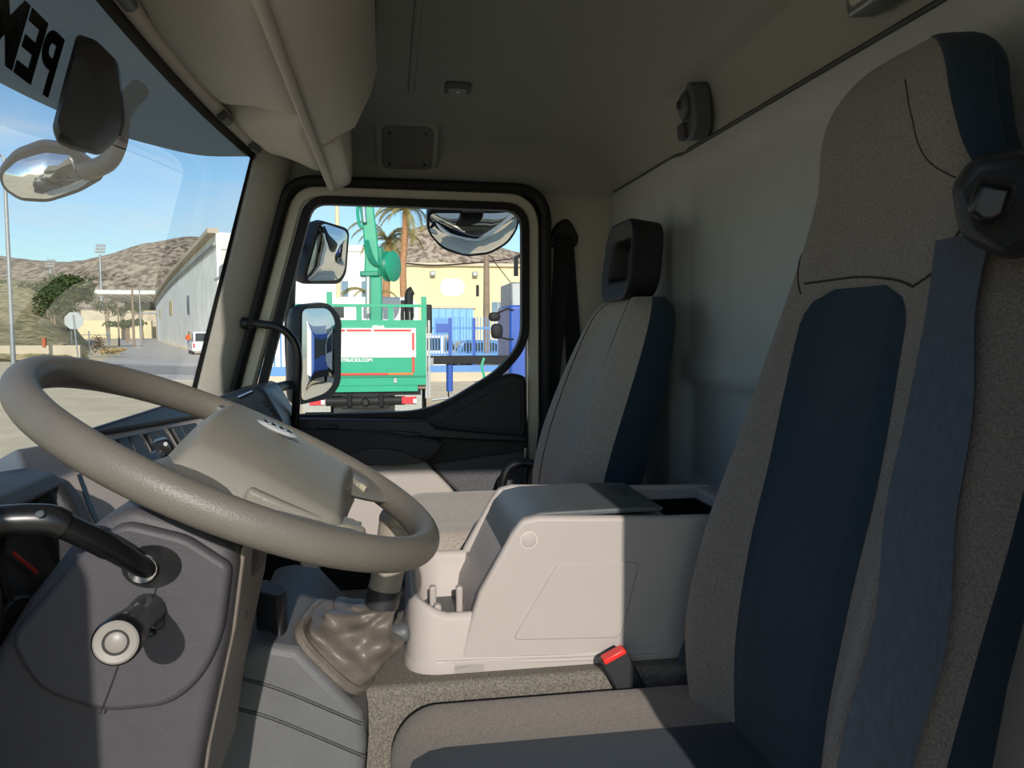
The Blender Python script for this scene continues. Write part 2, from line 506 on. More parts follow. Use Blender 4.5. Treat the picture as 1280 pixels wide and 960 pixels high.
dp('trim_panel', m_door, [(250, 524), (540, 522), (600, 524), (660, 526), (661, 860), (250, 860)], 2.352, 2.42)
dp('quarter_panel', m_door, [(530, 524), (622, 473), (640, 466), (656, 470), (659, 480), (659, 553), (535, 536)], 2.345, 2.40, .012, r=[.03, .08, .03, .02, .01, .02, .02])
dp('quarter_pad', m_door, [(560, 522), (628, 482), (646, 478), (651, 486), (650, 540), (548, 530)], 2.337, 2.36, .008, r=.02)
dp('sill_ledge', m_dark, [(330, 523), (535, 526), (545, 536), (660, 546), (660, 553), (545, 548), (330, 534)], 2.31, 2.37, .006)
dp('ledge_switch', m_black, [(395, 533), (420, 531), (424, 536), (398, 537)], 2.30, 2.32, .003)
dp('ledge_switch', m_black, [(485, 538), (525, 541), (526, 546), (488, 543)], 2.30, 2.32, .003)
dp('armrest', m_door, [(330, 536), (470, 540), (540, 549), (556, 555), (550, 566), (534, 576), (440, 580), (330, 575)], 2.27, 2.37, .02, r=.02)
dp('pull_handle', m_dark, [(425, 577), (440, 566), (465, 560), (498, 563), (532, 577), (490, 582)], 2.255, 2.30, .012, r=.02)
dp('lower_panel', m_beige, [(425, 582), (500, 580), (531, 577), (570, 617), (585, 680), (425, 680)], 2.30, 2.37, .012, r=[0, .02, .015, .03, .02, 0], label='pale beige lower door panel')
dp('map_pocket', m_speck, [(536, 580), (657, 564), (657, 690), (590, 690), (572, 616)], 2.325, 2.37, .012)
G().tube([U(657, 560, y=2.33), U(655, 640, y=2.33)], .006, 8).build('edge_strip', m_chrome, door)
pane = [Vec((p[0], 2.386, p[1])) for p in winp]
g = G(); g.add(pane, [tuple(range(len(pane)))])
tag(g.build('window_1', m_glass, flat=True), 'clear side window in the passenger door', 'window', kind='structure')

# ================================================================ WINDSCREEN, A PILLAR, HEADER
def ws(y, k):
    """windscreen surface: k 0 at the base, 1 at the header"""
    bow = .10 * (1 - ((y - YC) / 1.0) ** 2)
    return Vec((-.545 + .195 * k - bow * (1 - .45 * k), y, 1.74 + .76 * k))
wscr = tag(G().grid(lambda u, v: ws(.42 + 1.90 * u, -.13 + 1.13 * v), 24, 14).build('window_2', m_screen), 'curved windscreen in front of the dashboard', 'window', kind='structure')
# tinted strip across the top with mirror-written lettering (stuck on outside)
def band_pt(u, v):
    y = .42 + 1.90 * u
    lo = interp([(.42, .72), (.95, .728), (1.39, .775), (1.6, .81), (1.9, .87), (2.2, .955), (2.32, .99)], y)[0]
    k = lo + (1.0 - lo) * v
    return ws(y, k) + Vec((.004, 0, 0))
band = G().grid(band_pt, 30, 4).build('sun_strip', m_film, wscr, label='smoky translucent sun strip with mirrored lettering')
m_ink = mat('strip_lettering', '101110', .6, .3)
def ws_n(y, k):
    return (ws(y + .01, k) - ws(y - .01, k)).cross(ws(y, k + .01) - ws(y, k - .01)).normalized()
tt = text_mesh('lettering', 'PEMAR', m_ink, .112, ws(1.17, .762) + Vec((.008, 0, 0)), (ws(.9, .85) - ws(1.2, .85)), (ws(1.0, .95) - ws(1.0, .8)), band, .0006, bold=.003)
# black printed dots border along the strip top
g = G()
g.ring([(0, 0), (1, 0)], .01, 0, 1, closed=False); g.v = []; g.f = []
g.grid(lambda u, v: ws(.42 + 1.90 * u, .965 + .06 * v) + Vec((.006, 0, 0)), 24, 2)
tag(g.build('trim_3', m_rubber), 'black border along the upper edge of the windscreen', 'trim', kind='structure')
g = G().grid(lambda u, v: ws(2.27 + .05 * v, u * 1.02).lerp(Vec((-.525 + .175 * u, 2.285, 1.74 + .76 * u)), v), 20, 2)
tag(g.build('trim_4', m_rubber), 'black windscreen seal beside the passenger side pillar', 'trim', kind='structure')

# right A pillar trim
secs = []
for k in range(13):
    t = k / 12
    z = 2.53 - .97 * t
    L = U(318 + (250 - 318) * ((2.46 - z) / .62), 212 + 278 * ((2.46 - z) / .62), y=2.27)
    xl = L.x; xr = -.271 - .272 * (2.46 - z)
    secs.append([Vec((xr, 2.385, z)), Vec((xr - .005, 2.345, z)), Vec((xr * .75 + xl * .25, 2.318, z)), Vec((xr * .5 + xl * .5, 2.298, z)), Vec((xr * .22 + xl * .78, 2.284, z)), Vec((xl, 2.275, z)), Vec((xl - .012, 2.285, z)), Vec((xl - .02, 2.33, z)), Vec((xl - .01, 2.40, z))])
ap = G().loft(secs)
tag(ap.build('trim_5', m_pillar, ang=60), 'grey plastic trim of the passenger side windscreen pillar', 'trim', kind='structure')
gh = thing('grab_handle', U(372, 520, y=2.24), 'black tubular grab handle bent off the windscreen pillar', 'grab handle')
G().tube(smooth_path([U(306, 403, y=2.33), U(325, 405, y=2.27), U(352, 411, y=2.24), U(369, 430, y=2.235), U(373, 455, y=2.235), U(371, 490, y=2.24), U(368, 540, y=2.26)], 8), .0115, 12).build('tube', m_black, gh)
G().lathe(U(312, 404, y=2.312), (-1, .6, 0), [(.001, -.004), (.016, -.003), (.018, .02)], 14).build('mount', m_black, gh)

# overhead: header rail, three padded visors, storage unit
hd = G().py([(-.44, 2.56), (-.40, 2.50), (-.37, 2.51), (-.30, 2.62), (-.30, 2.70), (-.44, 2.70)], .36, 2.36)
tag(hd.build('trim_6', m_shelf, bev=.008), 'beige header trim above the windscreen', 'trim', kind='structure')
rail = thing('blind_rail', (-.395, 1.35, 2.49), 'long beige roller blind rail along the top of the windscreen', 'blind rail')
G().tube([ws(.42 + .094 * i, 1.0) + Vec((.018, 0, .004)) for i in range(21)], .016, 14).build('tube', m_shelf, rail)
for y in (1.235, 1.885, 2.17):
    G().tube([ws(y - .02, 1.0) + Vec((.032, 0, -.014)), ws(y + .03, 1.0) + Vec((.032, 0, -.014))], .012, 12).build('peg', m_lid, rail)
def visor(y0, y1, label, y0f=None, y1f=None):
    y0f = y0 if y0f is None else y0f; y1f = y1 if y1f is None else y1f
    def fn(u, v):
        # u: front to rear, v: near to far
        yy0 = y0f + (y0 - y0f) * u; yy1 = y1f + (y1 - y1f) * u
        y = yy0 + (yy1 - yy0) * v
        e = (1 - abs(2 * v - 1) ** 8) * (1 - abs(2 * u - 1) ** 8)
        s = .035 * math.exp(-((v - .1) / .12) ** 2 - (u / .25) ** 2) + .02 * math.exp(-((v - .9) / .12) ** 2 - (u / .25) ** 2)
        xf = ws(y, 1.0).x + .022
        return Vec((xf + (-.164 - xf) * u + s * .3, y, 2.492 - .066 * u + .012 * math.sin(u * 3) + .028 * (1 - e)))
    g = G().grid(fn, 20, 24)
    o = g.build('visor_panel', m_visor, sub=1, solid=.006)
    return tag(o, label, 'visor panel', 'padded overhead panels')
visor(.45, 1.078, 'padded beige visor panel at the driver end of the header', .45, 1.225)
visor(1.092, 1.722, 'middle padded beige visor panel over the windscreen', 1.24, 1.875)
visor(1.736, 2.30, 'padded beige visor panel beside the passenger pillar', 1.89, 2.31)
ov = thing('overhead_shelf', (-.09, 1.2, 2.42), 'beige moulded overhead storage shelf running across the cab front', 'shelf')
prof = [(-.163, 2.425), (-.145, 2.412), (-.128, 2.412), (-.10, 2.432), (-.062, 2.452), (-.024, 2.53), (-.012, 2.58), (-.02, 2.625), (-.06, 2.64), (-.16, 2.65)]
G().py(prof, .42, 1.80).build('shelf_body', m_shelf, ov, bev=.010, seg=4)
G().py([(-.163, 2.425), (-.145, 2.410), (-.128, 2.410), (-.095, 2.425), (-.088, 2.455), (-.088, 2.62), (-.16, 2.62)], 1.795, 2.34).build('shelf_end', m_shelf, ov, bev=.012, seg=4)
G().tube([(-.150, .42, 2.409), (-.150, 2.31, 2.409)], .010, 10).build('shelf_lip', m_shelf, ov)
G().box((-.016, 1.49, 2.60), (.012, .22, .02)).build('shelf_slot', m_black, ov, bev=.003)
G().tube(smooth_path([(-.072, 1.45, 2.452), (-.05, 1.50, 2.482), (-.036, 1.55, 2.515), (-.02, 1.62, 2.57)], 4), .003, 6).build('shelf_seam', m_shelf, ov)

# headliner fittings
def frame_on_dome(px, py):
    p, n = on_dome(px, py)
    a = Vec((1, 0, 0)); a = (a - n * a.dot(n)).normalized(); b = n.cross(a)
    if b.z < 0: b = -b
    return p, n, a, b
def plate(g, p, n, a, b, w_, h_, t0, t1, r=.015):
    pts = rpoly([(-w_ / 2, -h_ / 2), (w_ / 2, -h_ / 2), (w_ / 2, h_ / 2), (-w_ / 2, h_ / 2)], r, 4)
    return g.prism([p + a * q[0] + b * q[1] + n * t0 for q in pts], n * (t1 - t0))
p, n, a, b = frame_on_dome(509, 180)
sp = thing('roof_speaker', p, 'square felt coloured roof speaker above the passenger window', 'speaker')
plate(G(), p, n, a, b, .185, .195, -.03, .020, .035).build('bezel', m_liner, sp, bev=.006, seg=3)
plate(G(), p, n, a, b, .15, .16, .0, .0225, .028).build('grille', mat('speaker_mesh', '74736c', .8, .2, var=.22, vs_=260, bump=.8, bs=260), sp, bev=.003)
for sx in (-1, 1):
    for sy in (-1, 1):
        q = p + a * (.052 * sx) + b * (.056 * sy)
        G().lathe(q, n, [(.001, .026), (.004, .026), (.005, .02)], 10).build('screw', m_dark, sp)
p, n, a, b = frame_on_dome(572, 108)
cl = thing('roof_clip', p, 'small grey plastic clip set into the headliner', 'clip')
plate(G(), p, n, a, b, .068, .058, -.008, .010, .01).build('body', m_lid, cl, bev=.004)
plate(G(), p - b * .004, n, a, b, .05, .03, .008, .015, .006).build('latch', m_liner, cl, bev=.003)
G().lathe(p + n * .014, n, [(.001, .004), (.004, .003), (.005, 0)], 8).build('screw', m_chrome, cl)
# coat hook on the rear part of the headliner
hp = U(864, 140, x=.688)
hk = thing('coat_hook', hp, 'grey folding coat hook on the rear headliner panel', 'coat hook')
n = Vec((-1, 0, -.1)).normalized(); a = Vec((0, -1, 0)); b = Vec((-.1, 0, 1)).normalized()
pts = rpoly([(-.035, -.058), (.02, -.066), (.045, -.04), (.045, .05), (.02, .062), (-.02, .03)], .018, 4)
G().prism([hp + a * q[0] + b * q[1] - n * .03 for q in pts], n * .044).build('base_plate', m_lid, hk, bev=.006, seg=3)
G().ell(hp + n * .018 + b * .012 + a * .008, (.014, .022, .032), 16, 10).build('hook', m_lid, hk)
G().ell(hp + n * .03 + b * .014 + a * .01, (.008, .008, .012), 10, 8).build('hook_socket', m_dark, hk)
plate(G(), hp - b * .040 - a * .012, n, a, b, .034, .036, .0, .026, .008).build('latch', m_column, hk, bev=.004, seg=3)
hp = U(1095, -20, x=.684)
rh = thing('roof_lamp', hp, 'grey framed fitting on the upper rear headliner', 'roof fitting')
plate(G(), hp, n, a, b, .10, .06, -.03, .016, .014).build('rim', m_steel, rh, bev=.006, seg=3)
plate(G(), hp, n, a, b, .075, .035, .012, .019, .01).build('lens', m_pillar, rh, bev=.003)

# ================================================================ SEATS
def backrest(root, yc, rows, mf, ms, vins=None, m_ins=None, zins=None, hd_=False):
    z0, z1 = rows[0][0], rows[-1][0]
    def front(z, v):
        w_, xc, b_, th = interp(rows, z)
        bump = math.exp(-((abs(v) - .74) / .2) ** 2)
        x = xc - b_ * bump + .032 * max(0, (abs(v) - .80) / .20) ** 2
        return Vec((x, yc + w_ * v, z))
    def rear(z, k):
        w_, xc, b_, th = interp(rows, z)
        # k 0..1 from v=+1 edge round the back to v=-1
        xe = front(z, 1).x
        k2 = 1
        pts = [(xe, 1), (xc + th * .72, 1.02 * k2), (xc + th * .95, .95 * k2), (xc + th, .7), (xc + th, 0), (xc + th, -.7), (xc + th * .95, -.95 * k2), (xc + th * .72, -1.02 * k2), (xe, -1)]
        i = min(int(k * 8), 7); t = k * 8 - i
        return Vec((pts[i][0] * (1 - t) + pts[i + 1][0] * t, yc + w_ * (pts[i][1] * (1 - t) + pts[i + 1][1] * t), z))
    nz_ = 60
    g = G().grid(lambda u, v: front(z0 + (z1 - z0) * (1 - (1 - u) ** 1.9), 2 * v - 1), nz_, 36)
    g.build('backrest', mf, root, ang=80)
    g = G().grid(lambda u, v: rear(z0 + (z1 - z0) * (1 - (1 - u) ** 1.9), v), nz_, 16)
    # close the top
    top = [front(z1, 2 * k / 16 - 1) for k in range(17)] + [rear(z1, k / 16) for k in range(1, 16)]
    g.add(top, [tuple(range(len(top)))])
    g.build('back_shell', ms, root, ang=50)
    if vins:
        def ins(u, v):
            z = zins[0] + (zins[1] - zins[0]) * u
            t = u
            va = vins[0][0] + (vins[1][0] - vins[0][0]) * t; vb = vins[0][1] + (vins[1][1] - vins[0][1]) * t
            mid, hw = (va + vb) / 2, (vb - va) / 2
            cz = (zins[1] - z)
            if cz < .05: hw *= math.sqrt(max(0, 1 - ((.05 - cz) / .05) ** 2)) * .45 + .55
            pp = front(z, mid + hw * (2 * v - 1))
            ed = min(1, 8 * min(v, 1 - v), 14 * (1 - u) + .0)
            return pp + Vec((-.001 - .006 * ed, 0, 0))
        G().grid(ins, 40, 24).build('back_insert', m_ins, root, ang=80)
    return front
def seamline(root, front, pts, r=.0022, m=None):
    q_ = smooth_path([(z, v, 0) for z, v in pts], 6)
    G().tube([front(p_.x, max(-1, min(1, p_.y))) + Vec((-.0003, 0, 0)) for p_ in q_], r * .75, 6).build('seam', m or m_seam, root)

def cushion(root, x0, x1, yc, w_, zt, h, mf, mside, ins=None, m_ins=None, roll=.05):
    def sect(x):
        u = (x - x0) / (x1 - x0)
        k = math.sqrt(max(0, 1 - max(0, (roll - (x - x0)) / roll) ** 2))
        top = zt - (1 - k) * .07
        ww = w_ * (1 - .10 * (1 - k))
        return top, ww
    def topf(x, v):
        top, ww = sect(x)
        e = max(0, (abs(v) - .82) / .18)
        return Vec((x, yc + ww * v, top + .006 * math.exp(-((abs(v) - .74) / .16) ** 2) - .045 * e ** 2.2))
    xs = [x0 + (x1 - x0) * (i / 30) ** 1.5 for i in range(31)]
    V = []
    g = G()
    g.grid(lambda u, v: topf(x0 + (x1 - x0) * u ** 1.6, 2 * v - 1), 36, 36)
    g.build('cushion', mf, root, ang=80)
    secs = []
    ring_ = [(1, 0)]
    def side(u, v):
        # runs front edge and both sides
        n_ = 3
        if u < .35: x = x1 - (x1 - x0) * (u / .35); q = topf(x, 1)
        elif u < .65: q = topf(x0, 1 - 2 * (u - .35) / .30)
        else: x = x0 + (x1 - x0) * ((u - .65) / .35); q = topf(x, -1)
        return Vec((q.x, q.y, q.z * (1 - v) + (zt - h) * v))
    G().grid(side, 60, 4).build('cushion_side', mside, root, ang=60)
    G().box(((x0 + x1) / 2 + .01, yc, zt - h - .04), (x1 - x0 - .06, w_ * 1.7, .10)).build('seat_pan', m_black, root, bev=.01)
    G().box(((x0 + x1) / 2 + .04, yc, (zt - h - .08 + ZF) / 2), (.34, w_ * 1.3, zt - h - .06 - ZF)).build('seat_base', m_dark, root, bev=.015)
    if ins:
        va, vb, xa, xb = ins
        G().grid(lambda u, v: topf(xa + (xb - xa) * u, va + (vb - va) * v) + Vec((0, 0, .001 + .005 * min(1, 8 * min(v, 1 - v), 8 * u))), 24, 18).build('cushion_insert', m_ins, root, ang=80)
    return topf

DY = .87
ds = thing('driver_chair', (.30, DY, ZF), 'tall grey fabric seat with dark blue centre strip and built-in headrest', 'seat')
rows = [(1.40, .215, .475, .03, .10), (1.48, .24, .478, .04, .11), (1.573, .252, .488, .05, .11), (1.70, .255, .518, .052, .10), (1.82, .25, .555, .048, .095), (1.95, .242, .587, .036, .085), (2.05, .228, .608, .026, .08), (2.13, .195, .608, .012, .07), (2.19, .160, .600, .004, .06), (2.25, .148, .594, .0, .060), (2.288, .134, .600, .0, .060), (2.314, .110, .610, .0, .056), (2.332, .080, .622, 0, .048), (2.342, .045, .636, 0, .036), (2.345, .012, .642, 0, .03)]
dfront = backrest(ds, DY, rows, m_grey, m_blue, ((-.50, .40), (-.22, .62)), m_blue, (1.41, 2.055), True)
seamline(ds, dfront, [(2.13, .98), (2.11, .86), (2.075, .74), (2.05, .66)], .0016)
seamline(ds, dfront, [(2.065, .66), (2.068, .45), (2.068, .2), (2.06, -.1), (2.05, -.25)])
seamline(ds, dfront, [(2.05, -.25), (2.075, -.5), (2.12, -.8), (2.17, -.97)])
seamline(ds, dfront, [(2.29, -.30), (2.27, -.36), (2.24, -.42), (2.21, -.46), (2.185, -.55), (2.16, -.75)], .0011)
ctop = cushion(ds, .0, .52, DY, .258, 1.452, .16, m_grey, m_grey, (-.62, .40, .01, .5), m_blue, .07)
G().grid(lambda u, v: dfront(2.10 + .243 * (1 - (1 - u) ** 1.9), -1 + (.08 + .24 * u) * v) + Vec((-.0018, -.0012, .0006)), 30, 8).build('headrest_side', m_blue, ds, ang=80)
# shoulder belt guide and belt on the near shoulder
G().loft([[Vec(q) for q in s] for s in (
    [U(1188, 232, y=.70), U(1215, 195, y=.70), U(1290, 182, y=.66), U(1330, 300, y=.64), U(1265, 330, y=.66), U(1200, 300, y=.68)],
    [U(1188, 240, y=.64), U(1216, 200, y=.62), U(1290, 190, y=.60), U(1325, 300, y=.60), U(1262, 322, y=.60), U(1203, 296, y=.62)],)]).build('belt_guide', m_dark, ds, bev=.012, seg=3, label='dark plastic shoulder belt guide')
G().loft([[Vec(q) for q in s] for s in (
    [U(1205, 268, y=.61), U(1220, 222, y=.60), U(1275, 228, y=.585), U(1262, 270, y=.585), U(1228, 285, y=.60)],
    [U(1210, 266, y=.592), U(1225, 228, y=.582), U(1270, 233, y=.57), U(1256, 268, y=.57), U(1229, 280, y=.585)],)]).build('guide_cap', m_black, ds, bev=.005)
db = thing('driver_belt', U(1100, 960, y=.70), 'wide bluish grey seat belt hanging over the driver backrest', 'seat belt')
def proj(p):
    q = p - CAM; w_ = q.dot(cf)
    return 640 + FPX * q.dot(cr) / w_, 480 - FPX * q.dot(cu) / w_
def seat_at(px, py):
    best = None
    for i in range(90):
        for j in range(80):
            z, v = 1.36 + i * .0105, -1 + j * .025
            x_, y_ = proj(dfront(z, v)); e = (x_ - px) ** 2 + (y_ - py) ** 2
            if best is None or e < best[0]: best = (e, z, v)
    return best[1:]
def belt_on_seat(pts, wd, off, m):
    zs = [seat_at(*p_) for p_ in pts]
    P, D = [], []
    for z, v in zs:
        t_ = (dfront(z, min(1, v + .08)) - dfront(z, max(-1, v - .08))).normalized()
        n_ = Vec((-t_.y, t_.x, 0)); n_ = n_ if n_.x < 0 else -n_
        P.append(dfront(z, v) + n_ * off); D.append(t_)
    P2 = smooth_path(P, 5); D2 = smooth_path(D, 5)
    G().strap(P2, D2, wd, .0025).build('webbing', m, db)
belt_on_seat([(1216, 300), (1202, 400), (1178, 520), (1158, 640), (1132, 780), (1104, 900), (1085, 965)], .062, .012, m_belt)
# lower side shield of the seat
secs = []
for (pa, pb) in (((1318, 640), (1350, 650)), ((1288, 760), (1340, 770)), ((1262, 860), (1325, 880)), ((1244, 960), (1305, 980)), ((1220, 1080), (1290, 1090))):
    A = U(*pa, y=.605); B = U(*pb, y=.575)
    secs.append([A, A * .6 + B * .4 + Vec((.0, -.018, 0)), A * .25 + B * .75 + Vec((0, -.02, 0)), B, B + Vec((.03, .05, 0)), A + Vec((.03, .05, 0))])
G().loft(secs).build('side_shield', m_colside, ds, ang=70)
# buckle of the driver belt
bk = thing('driver_buckle', U(806, 884, y=1.12), 'black seat belt buckle with red button beside the console', 'buckle')
q = [U(*p_, y=1.118) for p_ in ((751, 829), (783, 812), (812, 868), (781, 882))]
ax = (q[3] - q[0]).normalized()
G().prism(q, (.0, .022, 0)).build('body', m_dark, bk, bev=.004, seg=3)
q2 = [U(*p_, y=1.114) for p_ in ((754, 826), (781, 811), (784, 817), (757, 832))]
G().prism(q2, (0, .02, 0)).build('release_button', m_red, bk, bev=.002)
G().strap([U(798, 872, y=1.13), U(806, 890, y=1.13), U(815, 915, y=1.13)], Vec((1, 0, .5)), .016, .006).build('stalk', m_black, bk)
sb = thing('lap_belt', U(830, 890, y=1.15), 'grey lap belt strap tucked beside the driver backrest', 'seat belt')
G().strap(smooth_path([U(818, 892, y=1.16), U(832, 866, y=1.16), U(848, 838, y=1.15), U(862, 800, y=1.14)], 4), Vec((1, -.6, .5)), .016, .003).build('webbing', m_belt, sb)

# passenger seat
PY = 1.875
ps = thing('passenger_chair', (.30, PY, ZF), 'grey and blue passenger seat with open black headrest', 'seat')
rows = [(1.50, .225, .43, .03, .12), (1.60, .238, .44, .045, .125), (1.72, .24, .468, .048, .125), (1.84, .235, .505, .042, .12), (1.95, .222, .54, .03, .11), (2.02, .20, .563, .02, .10), (2.055, .175, .576, .012, .09), (2.078, .13, .592, .005, .07)]
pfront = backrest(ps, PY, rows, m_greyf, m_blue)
seamline(ps, pfront, [(1.52, -.62), (1.7, -.62), (1.9, -.64), (2.03, -.66), (2.07, -.6)], .0018)
seamline(ps, pfront, [(1.52, .62), (1.7, .62), (1.9, .64), (2.03, .66), (2.07, .6)], .0018)
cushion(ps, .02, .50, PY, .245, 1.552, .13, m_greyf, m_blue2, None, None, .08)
# headrest frame
hp_ = rpoly([(-.095, 0), (.095, 0), (.125, .05), (.115, .165), (.085, .20), (-.085, .20), (-.115, .165), (-.125, .05)], .05, 5)
hi_ = rpoly([(-.075, .055), (.075, .055), (.082, .07), (.075, .14), (.06, .155), (-.06, .155), (-.075, .14), (-.082, .07)], .03, 5)
def hpt(q, d, zc=2.07, xb=.562):
    return Vec((xb + .10 * q[1] + d * .985, PY + q[0], zc + q[1] - d * .12))
no = len(hp_)
fo = [hpt(q, .0) for q in hp_]; fi = [hpt(q, .012) for q in hi_]; bo = [hpt((q[0] * .9, .02 + q[1] * .9), .085) for q in hp_]; fi2 = [hpt((q[0] * .9, .01 + q[1] * .92), .06) for q in hi_]
g = G(); g.add(fo + fi + bo + fi2, [])
for i in range(no):
    j = (i + 1) % no
    g.f += [(i, j, no + j, no + i), (i, 2 * no + i, 2 * no + j, j), (no + i, no + j, 3 * no + j, 3 * no + i)]
g.f.append(tuple(range(2 * no, 3 * no)))
g.f.append(tuple(range(4 * no - 1, 3 * no - 1, -1)))
g.build('headrest', m_head, ps, bev=.014, seg=4, ang=30)
for s in (-.06, .06):
    G().tube([(.60, PY + s, 2.03), (.605, PY + s, 2.10)], .007, 10).build('headrest_post', m_chrome, ps)
G().tube(smooth_path([U(626, 625, y=2.19), U(629, 600, y=2.19), U(637, 584, y=2.19), U(652, 579, y=2.18), U(672, 581, y=2.15)], 6), .013, 12).build('lever', m_black, ps)
pb = thing('passenger_belt', U(700, 520, y=2.40), 'dark seat belt looped through a pillar guide behind the passenger seat', 'seat belt')
pts = rpoly([(-.042, .0), (-.05, .03), (-.02, .08), (.012, .092), (.03, .075), (.052, .03), (.042, .0)], .018, 4)
c0 = U(705, 297, y=2.40)
G().prism([c0 + Vec((q[0], 0, q[1] - .03)) for q in pts], (0, .03, 0)).build('belt_guide', m_black, pb, bev=.008, seg=3)
G().strap(smooth_path([U(703, 292, y=2.395), U(699, 380, y=2.385), U(689, 480, y=2.37), U(676, 600, y=2.33)], 5), Vec((1, 0, 0)), .05, .003).build('webbing', m_beltd, pb)
G().strap(smooth_path([U(707, 296, y=2.40), U(713, 380, y=2.41), U(717, 450, y=2.41), U(720, 620, y=2.405)], 5), Vec((1, 0, 0)), .05, .003).build('webbing', m_beltd, pb)

# ================================================================ CENTRE CONSOLE
cn = thing('centre_console', (.27, 1.30, ZT), 'pale beige centre console box with dark hinged lid and cup holder', 'console')
CY0, CY1 = 1.17, 1.435
def cz(px, py): 
    v = U(px, py, y=CY0); return (v.x, v.z)
body = [(.10, 1.458), (.128, 1.548)] + [cz(600, 740), cz(640, 668)] + [cz(652, 651), cz(672, 646)] + [(.44, 1.697), (.63, 1.694), (.655, 1.67), (.665, 1.458)]
# body with open rear bin: side walls, slope, top frame
def cprism(poly, y0, y1, name, m, bev=.008, seg=3, parent=cn, label=None):
    return G().py(poly, y0, y1).build(name, m, parent, bev=bev, seg=seg, label=label)
cprism(body, CY0, CY0 + .02, 'side_wall', m_beige, .007)
G().box((.383, CY0 + .01, 1.470), (.57, .0248, .024)).build('plinth', m_beige, cn, bev=.003)
cprism(body, CY1 - .02, CY1, 'side_wall', m_beige, .007)
xs0 = .235
slope = [(.125, 1.50), (.132, 1.545), (.185, 1.655), (.20, 1.668), (.235, 1.672), (.235, 1.46), (.125, 1.46)]
cprism(slope, CY0 + .015, CY1 - .015, 'front_panel', m_beige, .01)
cprism([(.235, 1.46), (.235, 1.685), (.435, 1.687), (.465, 1.687), (.465, 1.46)], CY0 + .015, CY1 - .015, 'box_body', m_beige, .004)
cprism([(.60, 1.46), (.60, 1.69), (.63, 1.69), (.65, 1.665), (.66, 1.46)], CY0 + .015, CY1 - .015, 'rear_wall', m_beige, .006)
cprism([(.46, 1.46), (.46, 1.53), (.605, 1.53), (.605, 1.46)], CY0 + .015, CY1 - .015, 'bin_floor', m_black, .002)
for yy in (CY0 + .02, CY1 - .024):
    G().box((.532, yy + .002, 1.60), (.14, .006, .14)).build('bin_liner', m_black, cn)
for xx in (.468, .597):
    G().box((xx, (CY0 + CY1) / 2, 1.60), (.006, CY1 - CY0 - .045, .14)).build('bin_liner', m_black, cn)
lid = [(.178, 1.640), (.186, 1.635), (.205, 1.672), (.222, 1.690), (.25, 1.696), (.448, 1.700), (.452, 1.706), (.40, 1.7085), (.245, 1.706), (.215, 1.700), (.197, 1.682)]
cprism(lid, CY0 + .026, CY1 - .026, 'lid', m_lid, .003, label='dark grey hinged armrest lid')
G().ell((.405, 1.33, 1.7065), (.026, .055, .003), 24, 8).build('lid_grip', m_tray, cn)
cc = U(661, 675, y=CY0)
G().lathe(cc, (0, -1, 0), [(.0125, -.004), (.0125, .0012), (.0112, .0018), (.001, .0022)], 28).build('screw_cap', m_beige, cn)
G().lathe(cc + Vec((0, -.0006, 0)), (0, -1, 0), [(.0138, -.003), (.0138, .0004), (.001, .0005)], 28).build('cap_gap', m_dashb, cn)
# recessed side field and base ridges
fld = rpoly([cz(700, 702), cz(692, 712), cz(640, 800), cz(775, 797), cz(800, 702)], .012, 4)
G().py(fld, CY0 - .0025, CY0 + .004).build('side_field', m_beige, cn, bev=.002)
for k, yy in enumerate((823, 828)):
    G().tube([U(545, yy + 1, y=CY0 + .002), U(700, yy - 3, y=CY0 - .001), U(842, yy - 9, y=CY0 - .001)], .0028, 8).build('base_ridge', m_beige, cn)
# nose with cup holder
def nose(z, ins, flare=0.0):
    x0, x1 = .028 - flare + ins, .152 - ins * .3
    y0, y1 = CY0 - flare * .6 + ins, CY1 - ins
    pts = []
    rr = .085 - ins * .6
    poly = rpoly([(x1, y0), (x0, y0), (x0, y1), (x1, y1)], [.004, rr, rr, .004], 10)
    return [Vec((p_[0], p_[1], z(p_) if callable(z) else z)) for p_ in poly]
rim = lambda p_: 1.555 + .028 * sstep(.10, .02, p_[0]) + .03 * sstep(1.28, 1.42, p_[1])
secs = [nose(1.459, 0, .004), nose(1.475, 0, .004), nose(1.482, 0, 0), nose(lambda p_: rim(p_) - .012, .004), nose(lambda p_: rim(p_) - .002, .008), nose(lambda p_: rim(p_), .013), nose(lambda p_: rim(p_) - .003, .019), nose(lambda p_: rim(p_) - .012, .022), nose(1.505, .028), nose(1.500, .034)]
G().loft(secs, cap=False).build('cup_holder', m_beige, cn, ang=60)
G().prism([Vec((p_.x, p_.y, 1.499)) for p_ in nose(1.5, .026)], (0, 0, .004)).build('cup_mat', m_lid, cn)
for (px, py, s) in ((541, 742, .1), (574, 742, .0), (547, 765, 0)):
    c_ = U(px, py, z=1.54)
    G().box((c_.x, c_.y, 1.527), (.012, .016, .055)).build('cup_rib', m_beige, cn, bev=.004, seg=3)
# passenger buckle at the far side of the console
pk = thing('passenger_buckle', U(592, 690, y=1.475), 'small black buckle beside the front of the console slope', 'buckle')
q = [U(*p_, y=1.46) for p_ in ((602, 652), (611, 655), (594, 683), (584, 679))]
G().prism(q, (0, .03, 0)).build('body', m_dark, pk, bev=.003)
G().strap([U(590, 681, y=1.475), U(577, 700, y=1.48), U(560, 730, y=1.48)], Vec((0, 1, .2)), .02, .006).build('stalk', m_black, pk)

